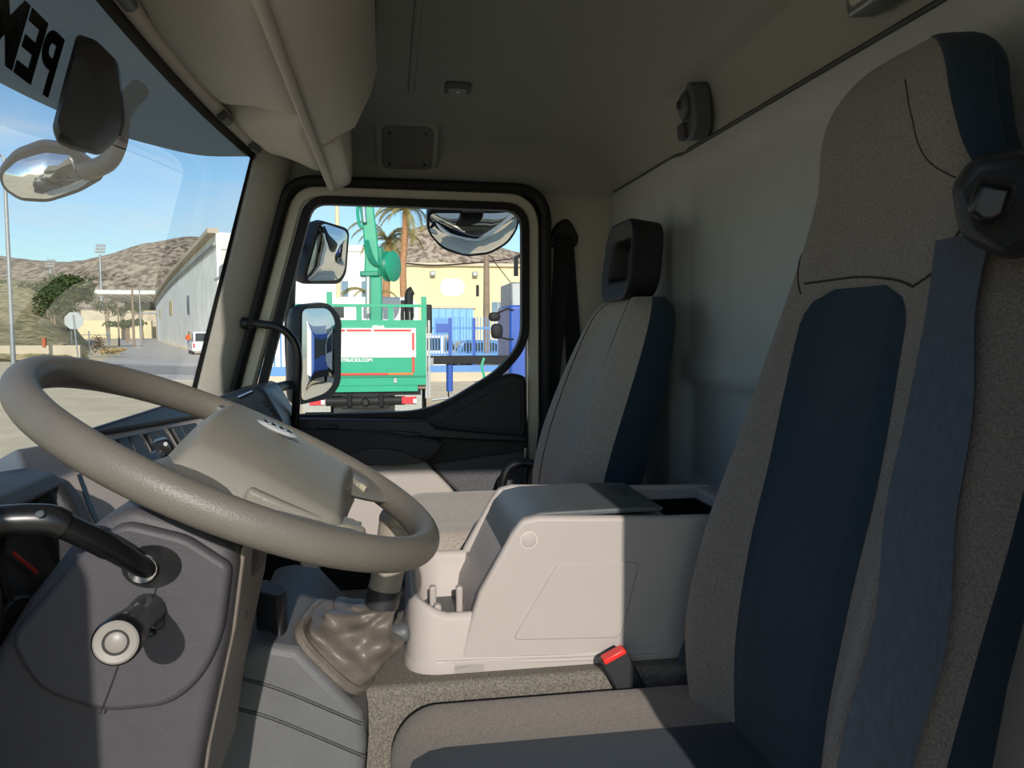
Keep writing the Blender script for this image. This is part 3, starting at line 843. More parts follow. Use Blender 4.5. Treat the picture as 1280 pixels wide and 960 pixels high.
# ================================================================ GEAR LEVER
gl = thing('gear_lever', U(420, 870, y=1.12), 'gear lever with grey grip and wrinkled leather boot', 'gear lever')
rng = random.Random(3)
NL, NR, FR, FL = U(362, 808, y=1.03), U(450, 892, y=1.03), U(478, 826, y=1.17), U(402, 756, y=1.19)
top_c = U(478, 757, y=1.115)
def base_pt(a_):
    c_, s__ = math.cos(a_), math.sin(a_)
    k = 1 / max(.72, (abs(c_) ** 4 + abs(s__) ** 4) ** .25)
    u_, v_ = .5 + .5 * c_ * k * .94, .5 + .5 * s__ * k * .94
    return NL * ((1 - u_) * (1 - v_)) + NR * (u_ * (1 - v_)) + FR * (u_ * v_) + FL * ((1 - u_) * v_)
secs = []
NA = 64
bc_ = (NL + NR + FR + FL) / 4
for i in range(21):
    t = i / 20
    row = []
    for k in range(NA):
        a_ = 2 * math.pi * k / NA
        b_ = base_pt(a_) + Vec((0, 0, .012))
        tp = top_c + Vec((math.cos(a_) * .0235, math.sin(a_) * .0235, 0))
        f_ = t ** .8
        p_ = b_.lerp(tp, f_)
        out = (p_ - bc_.lerp(top_c, f_)); out.z *= .3
        out = out.normalized()
        fold = math.sin(math.pi * t) ** .8
        wv = .009 * math.sin(17 * t + 2.2 * math.sin(a_ + .6)) * (1 - t) ** .6 + .006 * math.sin(3 * a_ + 6 * t) + .004 * math.sin(7 * a_ - 9 * t)
        bul = .018 * math.sin(math.pi * min(1, t * 1.4)) if t < .72 else 0
        row.append(p_ + out * (fold * wv + bul) + Vec((0, 0, .5 * fold * wv)))
    secs.append(row)
G().loft(secs).build('boot', m_leather, gl, sub=1, label='wrinkled taupe leather boot')
g = G(); row = secs[0]
g.tube([p_ + Vec((0, 0, .004)) for p_ in row], .008, 8, closed=True).build('boot_rim', m_leather, gl)
G().tube([U(477, 757, y=1.115), U(481, 735, y=1.115)], [.0245, .025], 20).build('collar', m_dark, gl)
G().tube([U(480, 738, y=1.115), U(486, 712, y=1.115), U(492, 680, y=1.115), U(496, 655, y=1.115)], [.0235, .0235, .025, .026], 20).build('grip', m_knob, gl)
G().ell(U(497, 648, y=1.115), (.027, .027, .022), 20, 12).build('knob', m_knob, gl)
hl = thing('small_lever', U(497, 795, y=1.16), 'short rounded grey lever between gear boot and console', 'lever')
G().tube(smooth_path([U(472, 795, y=1.15), U(488, 793, y=1.148), U(502, 791, y=1.146), U(512, 789, y=1.145)], 4), [.011, .0115, .012, .0125, .013, .0135, .014, .0145, .0145, .0145, .014, .0125, .008], 16).build('knob', m_lid, hl)
G().tube([U(473, 795, y=1.15), U(470, 830, y=1.16)], .009, 10).build('shaft', m_black, hl)
# cup tray in front of the gear lever
tr_ = thing('cup_tray', U(370, 800, y=1.2), 'bluish black cup holder tray ahead of the gear lever', 'tray')
zt_ = 1.575
def tz(px, py): return U(px, py, z=zt_)
G().prism([tz(*p_) for p_ in ((318, 798), (350, 804), (420, 762), (414, 755), (352, 722), (335, 735))], (0, 0, -.03)).build('tray_body', m_tray, tr_, bev=.006, seg=3)
G().prism([tz(*p_) + Vec((0, 0, .001)) for p_ in rpoly([(352, 730), (402, 762), (398, 772), (346, 738)], 6, 4)], (0, 0, .0012)).build('slot', m_black, tr_)
G().lathe(tz(363, 772) + Vec((0, 0, .0005)), (0, 0, 1), [(.001, .0012), (.024, .0012), (.025, 0)], 24).build('cup_well', m_black, tr_)
G().loft([[tz(*p_) + Vec((0, 0, h_)) for p_ in rpoly([(318, 795), (352, 806), (362, 790), (330, 778)], 8, 4)] for h_ in (-.01, .03, .058, .066)]).build('cup_insert', m_dark, tr_, bev=.004)

# ================================================================ DASHBOARD
dash = thing('dashboard', (-.5, 1.5, ZF), 'beige and dark grey dashboard with rocker switches and vents', 'dashboard')
TL, TR, BR, BL = U(20, 562, x=-.485), U(275, 517, x=-.335), U(320, 660, x=-.275), U(60, 690, x=-.375)
pn = (TR - BL).cross(TL - BR).normalized()
if pn.x < 0: pn = -pn
pc = (TL + TR + BR + BL) / 4
def onp(px, py, off=0):
    d = cf + cr * ((px - 640) / FPX) + cu * ((480 - py) / FPX)
    return CAM + d * ((pc - CAM).dot(pn) / d.dot(pn)) + pn * off
PQ = [onp(22, 560), onp(112, 545), onp(262, 519), onp(300, 527), onp(325, 660), onp(150, 700), onp(60, 690)]
G().prism(PQ, -pn * .05).build('centre_panel', m_dashb, dash, bev=.006, seg=3)
G().prism([onp(*p_) for p_ in ((100, 592), (118, 640), (150, 700), (146, 702), (112, 640), (96, 594))], pn * .001).build('panel_gap', m_black, dash)
top = [(-.87, 1.02, 1.70), (-.87, 2.33, 1.70), (-.50, 2.33, 1.78)] + [tuple(v) for v in (onp(300, 515, -.02), onp(262, 512, .0), onp(112, 541, .004), onp(20, 558, 0))]
G().prism([onp(*p_, .006) for p_ in ((95, 541), (215, 503), (275, 500), (272, 518), (112, 547))], -pn * .08).build('dash_ledge', m_tray, dash, bev=.010, seg=3)
G().py([(-.87, 1.66), (-.62, 1.735), (-.52, 1.765), (-.50, 1.74), (-.54, 1.55), (-.64, 1.1), (-.87, 1.1)], .46, 2.34).build('dash_body', m_dark, dash, bev=.015, seg=3)
def sw(pts, m, off0, off1, name, bev=.002):
    return G().prism([onp(*p_, off0) for p_ in pts], pn * (off1 - off0)).build(name, m, dash, bev=bev)
sw([(124, 553), (172, 543), (188, 578), (140, 588)], m_black, -.001, .001, 'switch_recess', 0)
sw([(178, 542), (203, 537), (222, 571), (196, 577)], m_black, -.001, .001, 'switch_recess', 0)
sw([(209, 535), (243, 529), (258, 560), (228, 569)], m_black, -.001, .001, 'switch_recess', 0)
def quad_split(c4, n_):
    A, B, C_, D = c4
    for k in range(n_):
        t0, t1 = (k + .06) / n_, (k + .94) / n_
        f_ = lambda P, Q, t: (P[0] + (Q[0] - P[0]) * t, P[1] + (Q[1] - P[1]) * t)
        yield [f_(A, B, t0), f_(A, B, t1), f_(D, C_, t1), f_(D, C_, t0)]
for c4, n_ in ((((126, 554), (171, 545), (186, 577), (141, 587)), 3), (((180, 543), (202, 539), (220, 570), (197, 576)), 2), (((211, 536), (242, 530), (256, 559), (229, 567)), 3)):
    for q in quad_split(c4, n_): sw(q, m_dark, .0, .007, 'rocker_switch', .002)
sw([(253, 528), (270, 524), (276, 533), (262, 540)], m_lid, -.001, .004, 'vent', .002)
g = G().py([(v.x, v.z) for v in [U(*p_, y=2.06) for p_ in ((250, 505), (285, 492), (320, 484), (330, 487), (352, 524), (358, 570), (250, 570))]], 2.06, 2.335)
g.build('end_pod', m_tray, dash, bev=.012, seg=3, label='dark air vent pod at the passenger end')
for k in range(4):
    G().prism([U(*p_, y=2.058) for p_ in ((327 + 4.5 * k, 502 + 5 * k), (333 + 4.5 * k, 500 + 5 * k), (335 + 4.5 * k, 503 + 5 * k), (329 + 4.5 * k, 505 + 5 * k))], (0, -.003, 0)).build('vent_slat', m_black, dash)
G().tube([U(298, 497, y=2.055), U(316, 489, y=2.055)], .004, 8).build('pod_trim', m_chrome, dash)
# instrument cluster
cl = [(-.60, 1.60), (-.37, 1.60), (-.345, 1.70), (-.375, 1.79), (-.39, 1.815), (-.43, 1.825), (-.60, 1.80)]
G().py(cl, .985, 1.03).build('cluster_hood', m_dark, dash, bev=.012, seg=3)
G().py(cl, .60, .645).build('cluster_hood', m_dark, dash, bev=.012, seg=3)
G().py([(-.60, 1.78), (-.41, 1.812), (-.388, 1.808), (-.40, 1.825), (-.43, 1.833), (-.60, 1.81)], .62, 1.01).build('cluster_hood', m_dark, dash, bev=.006)
fp = [Vec((-.415, .62, 1.81)), Vec((-.415, 1.0, 1.81)), Vec((-.375, 1.0, 1.62)), Vec((-.375, .62, 1.62))]
G().prism(fp, (-.03, 0, -.005)).build('gauge_panel', m_black, dash)
gn = Vec((.98, 0, .2)).normalized()
for yy, zz, ang_ in ((.925, 1.725, 2.4), (.79, 1.735, .7), (.87, 1.655, 1.2)):
    c_ = Vec((-.3985 - (zz - 1.73) * .2, yy, zz))
    G().lathe(c_, gn, [(.062, -.002), (.062, .004), (.058, .005), (.056, .003), (.001, .003)], 36).build('gauge', m_gauge, dash)
    d_ = Vec((-.2 * math.sin(ang_), math.cos(ang_), math.sin(ang_)))
    G().strap([c_ + gn * .007, c_ + gn * .007 + d_ * .05], gn.cross(d_), .004, .002).build('needle', m_needle, dash)

# ================================================================ STEERING COLUMN AND WHEEL
sc = thing('steering_column', (-.25, DY, ZF), 'grey plastic steering column shroud with stalks', 'steering column')
CS = .745
cp = [(92, 676), (128, 648), (165, 634), (225, 652), (292, 684), (294, 705), (282, 800), (250, 950), (235, 1060), (-60, 1060), (-30, 850), (30, 755)]
G().prism([U(*p_, y=CS) for p_ in cp], (0, .235, 0)).build('shroud', m_column, sc, bev=.012, seg=4)
G().prism([U(*p_, y=CS - .002) + Vec((.0035, .03, 0)) for p_ in ((292, 690), (294, 705), (282, 800), (250, 950), (235, 1060), (200, 1060), (215, 950), (245, 800))], (0, .19, 0)).build('shroud_face', m_colside, sc, bev=.008, seg=3, label='taupe driver-side face of the shroud')
sp_ = rpoly([(100, 692), (150, 652), (232, 672), (288, 708), (276, 800), (252, 850), (212, 884), (130, 893), (45, 866), (8, 800)], [14, 22, 14, 10, 40, 30, 30, 30, 30, 20], 5)
G().prism([U(*p_, y=CS - .011) for p_ in sp_], (0, .018, 0)).build('side_cover', m_column, sc, bev=.006, seg=3)
for pts in (((212, 690), (205, 705), (188, 760)), ((150, 826), (138, 860), (125, 893))):
    G().tube(smooth_path([U(*p_, y=CS - .0112) for p_ in pts], 4), .0009, 6).build('cover_seam', m_dark, sc)
kb = U(308, 768, x=-.137)
G().lathe(U(309, 769, x=-.1305), (1, 0, 0), [(.001, .001), (.004, .001), (.006, .0)], 14, 1.0).build('key_hole', m_black, sc)
# indicator stalk
G().lathe(U(190, 708, y=CS - .011), (0, -1, 0), [(.020, -.002), (.020, .0012), (.001, .0012)], 24, 1.3).build('stalk_opening', m_black, sc)
st = G().tube(smooth_path([U(200, 712, y=.76), U(182, 710, y=.725), U(160, 698, y=.70), U(120, 676, y=.675), U(78, 656, y=.655), U(70, 652, y=.652)], 6), [.009] * 8 + [.0095] * 8 + [.0105] * 15, 16).build('stalk', m_black, sc)
G().tube(smooth_path([U(78, 656, y=.655), U(60, 650, y=.65), U(20, 650, y=.645), U(-30, 655, y=.64)], 5), .0125, 16).build('stalk_grip', m_black, st)
G().lathe(U(50, 643, y=.636), (0, -.6, 1), [(.001, .002), (.003, .0015), (.0035, 0)], 12).build('stalk_mark', m_lid, st)
G().lathe(U(178, 712, y=.724), (.3, -1, 0), [(.012, -.01), (.012, .002), (.001, .003)], 14).build('stalk_joint', m_chrome, sc)
# lower stalk with round end
A, B = U(188, 760, y=CS), U(145, 803, y=.61)
ax = (B - A).normalized()
k1 = G().tube([A, A.lerp(B, .45), A.lerp(B, .6)], [.0165, .014, .013], 18).build('stalk', m_black, sc)
plate_p = rpoly([(160, 770), (170, 755), (195, 753), (206, 765), (206, 785), (196, 790), (168, 792)], 10, 4)
G().prism([U(*p_, y=CS - .013) for p_ in plate_p], (0, .006, 0)).build('stalk_bezel', m_dark, sc, bev=.002)
L_ = (B - A).length
G().lathe(A, ax, [(.001, L_ * .50), (.0135, L_ * .5), (.0155, L_ * .52), (.0155, L_ * .72), (.0175, L_ * .75), (.0182, L_ * .98), (.0165, L_), (.001, L_)], 32).build('stalk_end', m_black, k1)
G().lathe(A, ax, [(.0163, L_ * .99), (.0163, L_ + .0008), (.0148, L_ + .0018), (.0098, L_ + .0012), (.0092, L_ - .002)], 36).build('end_ring', m_ring, k1)
G().lathe(A, ax, [(.0078, L_ * .97), (.0078, L_ + .0006), (.006, L_ + .0016), (.001, L_ + .002)], 28).build('end_button', m_ring, k1)
for an in (1.5, 2.8):
    e1 = ax.cross(Vec((0, 0, 1))).normalized(); e2 = ax.cross(e1)
    d_ = e1 * math.cos(an) + e2 * math.sin(an)
    G().ell(A + ax * (L_ * .62) + d_ * .0155, (.006, .006, .004), 12, 8).build('stalk_tab', m_black, k1)
# right hand stalk behind the wheel
rs = U(203, 568, y=1.12)
G().tube([(-.22, .97, 1.79), rs + Vec((.0, -.05, .0)), rs + Vec((0, -.02, 0))], .010, 12).build('stalk', m_black, sc)
q = [U(*p_, y=1.115) for p_ in rpoly([(192, 553), (210, 548), (219, 560), (215, 580), (205, 590), (188, 583)], 6, 3)]
r2 = G().prism(q, (-.01, .03, 0)).build('stalk_head', m_black, sc, bev=.004)
for (px, py, s) in ((207, 555, .0028), (204, 574, .0024), (202, 583, .002), (195, 574, .0008), (211, 577, .0008)):
    G().lathe(U(px, py, y=1.114), (0, -1, 0), [(s, -.001), (s, .0003), (s * .6, .0003), (s * .55, -.0005)], 14).build('stalk_icon', m_icon, r2)

wh = thing('steering_wheel', (-.156, .868, 1.86), 'large taupe four-spoke truck steering wheel with domed centre pad', 'steering wheel')
WC = Vec((-.156, .868, 1.86)); wt = rad(25.75)
wn = Vec((math.sin(wt), 0, math.cos(wt))); wa = Vec((math.cos(wt), 0, -math.sin(wt))); wb = Vec((0, 1, 0))
def W(a_, b_, h_=0): return WC + wa * a_ + wb * b_ + wn * h_
secs = []
for i in range(128):
    th = 2 * math.pi * i / 128
    rd = wa * math.cos(th) + wb * math.sin(th)
    secs.append([WC + rd * (.22 + .0158 * math.cos(2 * math.pi * k / 24)) + wn * (.0178 * math.sin(2 * math.pi * k / 24)) for k in range(24)])
secs.append(secs[0])
G().loft(secs, cap=False).build('rim', m_wheel, wh, ang=180)
# centre pad
def pad(u, v):
    bb = -.165 + .33 * v
    s = bb / .165
    a0 = -.062 + .018 * abs(s) ** 3; a1 = .132 + .008 * abs(s) ** 1.5 - .03 * max(0, abs(s) - .8) / .2
    aa = a0 + (a1 - a0) * u
    eu = min(1, 7 * u, 7 * (1 - u)); ev = min(1, 9 * v, 9 * (1 - v))
    eu = 1 - (1 - eu) ** 2; ev = 1 - (1 - ev) ** 2
    cr_ = .041 * (1 - abs(s) ** 2.6) ** .8 * (1 - .5 * sstep(.2, 1, u)) + .004
    h_ = -.022 + (cr_ + .022) * min(eu, ev)
    return W(aa, bb, h_)
pd = G().grid(pad, 48, 64)
pd.build('centre_pad', m_hub, wh, ang=80)
G().loft([[W(-.05, -.14, -.02), W(-.05, .14, -.02), W(.12, .14, -.02), W(.12, -.14, -.02)], [W(-.04, -.07, -.06), W(-.04, .07, -.06), W(.07, .07, -.06), W(.07, -.07, -.06)]]).build('hub_back', m_spoke, wh, bev=.008)
def spoke(pts, wd, m, name='spoke'):
    P = smooth_path([W(*p_) for p_ in pts], 6)
    n_ = len(P)
    secs = []
    for i, p_ in enumerate(P):
        t_ = (P[min(i + 1, n_ - 1)] - P[max(i - 1, 0)]).normalized()
        s_ = wn.cross(t_).normalized()
        f_ = i / (n_ - 1); ww = (wd[0] * (1 - f_) + wd[1] * f_) / 2
        secs.append([p_ + s_ * (ww * math.cos(2 * math.pi * k / 16)) + wn * (.011 * math.sin(2 * math.pi * k / 16)) for k in range(16)])
    return G().loft(secs).build(name, m, wh, ang=60)
for s in (-1, 1):
    spoke([(-.012, .12 * s, -.004), (-.02, .17 * s, -.004), (-.028, .215 * s, 0)], (.085, .075), m_spoke)
    sp2 = spoke([(.075, .10 * s, -.004), (.108, .135 * s, -.004), (.135, .172 * s, -.001)], (.115, .15), m_spoke)
    q = [W(*p_) for p_ in ((.116, .140 * s, .0085), (.133, .122 * s, .0085), (.142, .088 * s, .0085), (.126, .096 * s, .0085))]
    G().prism(q, -wn * .012).build('spoke_insert', m_insert, wh, bev=.002)
    # lower lip of the pad
    lp = [W(.03, .140 * s, .004), W(.06, .140 * s, .003), W(.10, .130 * s, .002), W(.14, .10 * s, .001)]
    G().strap(smooth_path(lp, 5), wb, .026, .016).build('pad_lip', m_hub, wh, bev=.006)

# emblem: small chrome badge
em = G().ell(W(.020, .004, .0435), (.024, .013, .0035), 28, 8, rot=Matrix((wa, wb, wn)).transposed())
eo = em.build('emblem', m_badge, wh)
for k in (-.014, -.005, .004, .013):
    G().ell(W(.020 + k, .004, .0468), (.0034, .0075, .0018), 12, 6, rot=Matrix((wa, wb, wn)).transposed()).build('emblem_letter', m_chrome, eo)
G().strap(smooth_path([W(-.045, .02, .036), W(-.048, .07, .031), W(-.046, .12, .017)], 4), wa, .008, .003).build('pad_seam', m_spoke, wh)
G().lathe(W(0, 0, -.05), -wn, [(.062, -.02), (.066, .0), (.07, .05), (.06, .09), (.001, .09)], 32).build('hub_collar', m_dark, wh)

# sensor cover stuck to the top of the windscreen, near its middle
co = thing('sensor_cover', ws(1.30, .8), 'black faceted sensor cover stuck to the top of the windscreen', 'sensor cover')
ao = rpoly([(96, 42), (120, 50), (146, 76), (153, 150), (146, 176), (124, 195), (72, 181), (65, 160), (80, 100)], 7, 4)
wn_ = ws_n(1.24, .78)
if wn_.x < 0: wn_ = -wn_
def wpl(px, py, off):
    d = cf + cr * ((px - 640) / FPX) + cu * ((480 - py) / FPX)
    c_ = ws(1.24, .78) + wn_ * off
    return CAM + d * ((c_ - CAM).dot(wn_) / d.dot(wn_))
def sc_(p, k, dx=0, dy=0): return (108 + (p[0] - 108) * k + dx, 122 + (p[1] - 122) * k + dy)
G().loft([[wpl(*sc_(p, .70, -6, 4), .058) for p in ao], [wpl(*sc_(p, .93, -2, 1), .046) for p in ao], [wpl(*p, .032) for p in ao], [wpl(*sc_(p, .97, 2, 0), .003) for p in ao]]).build('shell', m_head, co, bev=.004, seg=2, ang=25)
G().prism([wpl(*p, .06) for p in ((84, 183), (106, 189), (108, 192), (86, 186))], wn_ * -.01).build('vent', m_black, co)

# ================================================================ OUTSIDE: MATERIALS
m_sand = mat('sandy_ground', 'ead7b4', .95, .1, var=.10, vs_=.9, detail=8, bump=.4, bs=3)
m_road = mat('worn_asphalt', 'cfc7bd', .9, .2, var=.10, vs_=.5, detail=8)
m_road2 = mat('dark_asphalt', 'aca7a2', .9, .2, var=.10, vs_=.6, detail=8)
m_hill = mat('dry_hillside', 'a08d78', .95, .1, var=.55, vs_=.32, detail=12, c2='b9a892', stretch=(1, .4, 1), rp=(.40, .58))
m_hill2 = mat('dry_hillside_near', 'ab957e', .95, .1, var=.5, vs_=.45, detail=12, c2='c2af98', stretch=(1, .4, 1), rp=(.40, .58))
m_verge = mat('dry_grass_verge', 'a9a874', .95, .1, var=.5, vs_=1.6, rp=(.38, .6), detail=8, c2='c2b088')
m_white = mat('white_render', 'dddcd8', .85, .2, var=.05, vs_=.6, detail=7)
m_dirtyw = mat('stained_white_render', 'f6f3ec', .9, .2, var=.12, vs_=.5, detail=8)
m_cream = mat('cream_render', 'd9cba4', .9, .2, var=.05, vs_=.4, detail=7)
m_patch = mat('pale_patch', 'f1ece0', .9, .2)
m_bluedoor = mat('pale_blue_steel', '7fb2d6', .6, .3, var=.04, vs_=3)
m_winb = mat('building_window', '6b8698', .2, .5, var=.1, vs_=3)
m_grey = m_grey
m_orange = mat('orange_brick', 'b8674a', .9, .2, var=.1, vs_=2)
m_concrete = mat('concrete', 'c9bca6', .9, .2, var=.08, vs_=.8)
m_galv = mat('galvanised_steel', '9da1a2', .5, .5, metal=.5, var=.06, vs_=5)
m_wood = mat('weathered_pole', '8c7b6a', .9, .2, var=.12, vs_=3)
m_leaf = mat('bush_leaf', '46542e', .8, .2, var=.35, vs_=1.2)
m_palm = mat('palm_frond', '7f7f45', .75, .25, var=.3, vs_=2, c2='a3945c')
m_trunk = mat('palm_trunk', 'a97f5c', .9, .2, var=.2, vs_=6)
m_green = mat('crane_green_paint', '169a76', .4, .5, var=.04, vs_=3)
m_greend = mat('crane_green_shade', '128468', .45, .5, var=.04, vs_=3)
m_panel = mat('white_panel', 'f0f0ee', .5, .4)
m_redt = mat('red_reflective_tape', 'd6382c', .4, .5)
m_ortape = mat('orange_reflective_tape', 'e0702e', .4, .5)
m_lamp = mat('tail_lamp_red', 'd93a44', .25, .5)
m_check = mat('checker_plate', 'a7a8a4', .35, .5, metal=.6, var=.15, vs_=30)
m_tyre = mat('tyre', '1a1a1b', .85, .2)
m_bluef = mat('blue_fence_paint', '5f8fc6', .5, .4, var=.05, vs_=4)
m_blued = mat('deep_blue_paint', '2f55a8', .4, .5, var=.05, vs_=3)
m_carw = mat('car_white', 'e2e3e4', .25, .5, coat=.4)
m_carb = mat('car_blue', '5d86b4', .25, .5, coat=.4)
m_carg = mat('car_glass', '2a3640', .08, .5)
m_vest = mat('orange_vest', 'e2662c', .8, .2)
m_jeans = mat('blue_jeans', '5d7796', .9, .2)
m_skin = mat('skin', 'a9785c', .7, .3)

# ================================================================ GROUND, ROAD, HILLS
tag(G().box((0, 200, -.15), (900, 900, .3)).build('ground', m_sand), 'pale sandy ground of the truck yard', 'ground', kind='structure')
def flat(name, pts, z0, m, label, cat):
    q = [U(*p, z=z0) for p in pts]
    return tag(G().prism(q, (0, 0, -.06)).build(name, m), label, cat, kind='structure')
flat('road', [(60, 471), (300, 477), (300, 452), (262, 446), (232, 437), (205, 428), (182, 420), (165, 416.5), (136, 416), (146, 424), (152, 436), (150, 444)], .02, m_road, 'worn pale road leading away past the white warehouse', 'road')
flat('cross_road', [(110, 466), (300, 471), (300, 460), (140, 455)], .035, m_road2, 'darker asphalt strip crossing the near end of the road', 'road')

def ridge(name, pts, dist, depth, m, label, amp, seed, base=0):
    """hill whose skyline passes through the given points at distance dist"""
    P = [U(px, py, y=dist) for px, py in pts]
    rows_ = [(p.x, p.z) for p in P]
    x0, x1 = rows_[0][0], rows_[-1][0]
    def fn(u, v):
        x = x0 + (x1 - x0) * u
        top = interp(rows_, x)[0]
        d = (v - .55) / .55 if v < .55 else (v - .55) / .45
        k = math.cos(d * math.pi / 2) ** 1.2 if abs(d) < 1 else 0
        n_ = noise.fractal(Vec((x * .018 + seed, v * 6 + seed, seed)), 1.0, 2.0, 6)
        return Vec((x, dist + depth * (v - .55), base + (top - base) * k + amp * n_ * (.25 + .75 * k) * (1 - k * .55)))
    o = G().grid(fn, 150, 50).build(name, m, ang=180)
    return tag(o, label, 'hill', kind='structure')
ridge('hill_1', [(-420, 330), (-200, 326), (-60, 322), (0, 322), (40, 327), (80, 330), (125, 329), (165, 326), (190, 318), (215, 307), (240, 301), (265, 301), (290, 305), (340, 318), (420, 345), (480, 372), (520, 395)], 620, 520, m_hill, 'brown rocky hill with scrub behind the stadium', 7, 3.1)
ridge('hill_2', [(430, 380), (460, 340), (490, 305), (512, 290), (535, 284), (560, 290), (590, 302), (630, 318), (680, 330), (760, 350), (900, 372), (1000, 390)], 420, 300, m_hill2, 'dry pointed hill rising behind the cream warehouse', 4, 8.7)

def vfn(u, v):
    px = -260 + 372 * u
    D = 52 + 78 * v
    p = U(px, 412, y=D)
    h = 8.5 * sstep(50, 128, D) * sstep(116, 40, px) + .9 * sstep(112, 80, px) * sstep(50, 56, D)
    h += .35 * noise.fractal(Vec((p.x * .15, D * .15, 2.0)), 1.0, 2.0, 5) * sstep(112, 95, px)
    return Vec((p.x, D, h - .05))
tag(G().grid(vfn, 60, 50).build('verge', m_verge, ang=180), 'rough green and dry grass bank beside the road', 'bank', kind='structure')

# ================================================================ VEGETATION
def leaf_cloud(g, c, r, n_, size, rng):
    for _ in range(n_):
        while True:
            q = Vec((rng.uniform(-1, 1), rng.uniform(-1, 1), rng.uniform(-1, 1)))
            if .25 < q.length < 1: break
        p = Vec(c) + Vec((q.x * r[0], q.y * r[1], q.z * r[2]))
        a = Vec((rng.gauss(0, 1), rng.gauss(0, 1), rng.gauss(0, 1))).normalized(); b = a.orthogonal().normalized()
        s = size * rng.uniform(.6, 1.3)
        g.add([p + a * s, p + b * s * .7, p - a * s, p - b * s * .7], [(0, 1, 2, 3)])
def bush(name, px, py, D, w_, h_, n_, label, seed, group, trunk=True, m=None):
    rng_ = random.Random(seed)
    c = U(px, py, y=D)
    t = thing(name, (c.x, D, max(0, c.z - h_)), label, 'tree', group)
    g = G()
    for k in range(7):
        o = Vec((rng_.uniform(-.55, .55) * w_, rng_.uniform(-.4, .4) * w_, rng_.uniform(-.4, .45) * h_))
        leaf_cloud(g, c + o, (w_ * .55, w_ * .5, h_ * .5), n_ // 7, .22 * w_ / 3, rng_)
    g.build('foliage', m or m_leaf, t, flat=True, kind='stuff')
    if trunk:
        for k in range(3):
            G().tube([(c.x + .2 * k, D, -.1 if name == 'shrub' else max(-.1, c.z - h_ - 2.2)), (c.x + .3 * (k - 1), D, c.z)], [.16, .08], 8).build('stem', m_wood, t)
    return t
bush('pine_bush', 84, 362, 84, 2.9, 1.9, 1500, 'dark green leaning tree on the bank beside the sign', 1, 'trees by the road')
bush('pine_bush', 62, 372, 80, 2.2, 2.6, 1100, 'dark scrubby tree low on the grass bank', 2, 'trees by the road')
bush('shrub', 133, 385, 150, 2.2, 2.0, 500, 'small round green shrub in front of the stadium wall', 3, 'trees by the stadium')
bush('shrub', 152, 388, 162, 1.9, 1.7, 450, 'small olive shrub near the stadium end', 4, 'trees by the stadium')
bush('shrub', 175, 389, 155, 1.5, 1.5, 400, 'small shrub beside the red building', 5, 'trees by the stadium')
bush('shrub', 158, 404, 130, 3.2, 1.0, 500, 'low green hedge along the far road edge', 6, 'trees by the stadium')
bush('dry_weed', 122, 430, 60, .7, .9, 500, 'dry brown tumbleweed bush against the wire fence', 7, 'weeds by the fence', False, mat('dry_brown_weed', '6d563c', .95, .1, var=.3, vs_=3))
bush('dry_weed', 140, 438, 58, .9, .35, 400, 'low straw coloured weeds at the road corner', 8, 'weeds by the fence', False, mat('straw_weed', 'b79d6a', .95, .1, var=.3, vs_=3))

for k_, (px_, py_, D_, w__, h__) in enumerate(((20, 372, 96, 1.6, .9), (36, 360, 104, 1.9, 1.0), (8, 395, 84, 1.3, .7), (48, 392, 82, 1.2, .6), (-8, 356, 108, 2.2, 1.2), (28, 412, 72, 1.0, .5), (108, 372, 100, 1.4, 1.0))):
    bush('bank_shrub', px_, py_, D_, w__, h__, 260, 'low olive scrub growing on the grass bank', 40 + k_, 'scrub on the grass bank', False)
def palm(px, ytop, ybase, D, tr, fr, n_, label, seed):
    rng_ = random.Random(seed)
    top, base = U(px, ytop, y=D), U(px + 1, ybase, y=D)
    base.z = -.05
    t = thing('palm_tree', (base.x, D, 0), label, 'palm tree', 'palms in the yard')
    pth_ = [base.lerp(top, k / 10) + Vec((.08 * math.sin(k * .8), 0, 0)) for k in range(11)]
    G().tube(pth_, [tr * (1.15 - .03 * k) for k in range(11)], 12).build('trunk', m_trunk, t)
    for k in range(n_):
        a = 2 * math.pi * k / n_ + rng_.uniform(-.2, .2); el = rng_.uniform(-.5, 1.2)
        L = fr * rng_.uniform(.75, 1.1)
        g = G()
        d = Vec((math.cos(a) * math.cos(el), math.sin(a) * math.cos(el), math.sin(el)))
        p = top.copy(); pts = [p.copy()]
        for s in range(8):
            p = p + d * (L / 8); d = (d + Vec((-.10, 0, -.20 - .03 * s))).normalized(); pts.append(p.copy())
        for s in range(1, 9):
            q = pts[s]; tdir = (pts[s] - pts[s - 1]).normalized(); sd = tdir.cross(Vec((0, 0, 1)))
            sd = sd.normalized() if sd.length > .05 else Vec((1, 0, 0))
            for sgn in (-1, 1):
                for j in range(3):
                    o = q - tdir * (L / 8 * j / 3)
                    e = o + sd * (sgn * L * .22 * (1.1 - s / 12)) + tdir * L * .14 + Vec((0, 0, -L * .08))
                    g.add([o, o + tdir * L * .035, e], [(0, 1, 2)])
        g.tube(pts, .025, 5)
        g.build('frond', m_palm, t, flat=True)
    return t
palm(505, 262, 400, 38, .17, 2.0, 16, 'tall palm with bare orange trunk behind the crane truck', 11)
palm(484, 300, 400, 41, .2, 2.3, 16, 'shorter palm half hidden by the crane boom', 12)
palm(463, 372, 410, 36, .2, 1.6, 12, 'low palm peeping over the white cab of the crane truck', 13)

# ================================================================ BUILDINGS
def bx(name, m, p, q, parent=None, **k):
    """box between two opposite corners"""
    a, b = Vec(p), Vec(q)
    return G().box((a + b) / 2, [abs(b[i] - a[i]) for i in range(3)]).build(name, m, parent, **k)
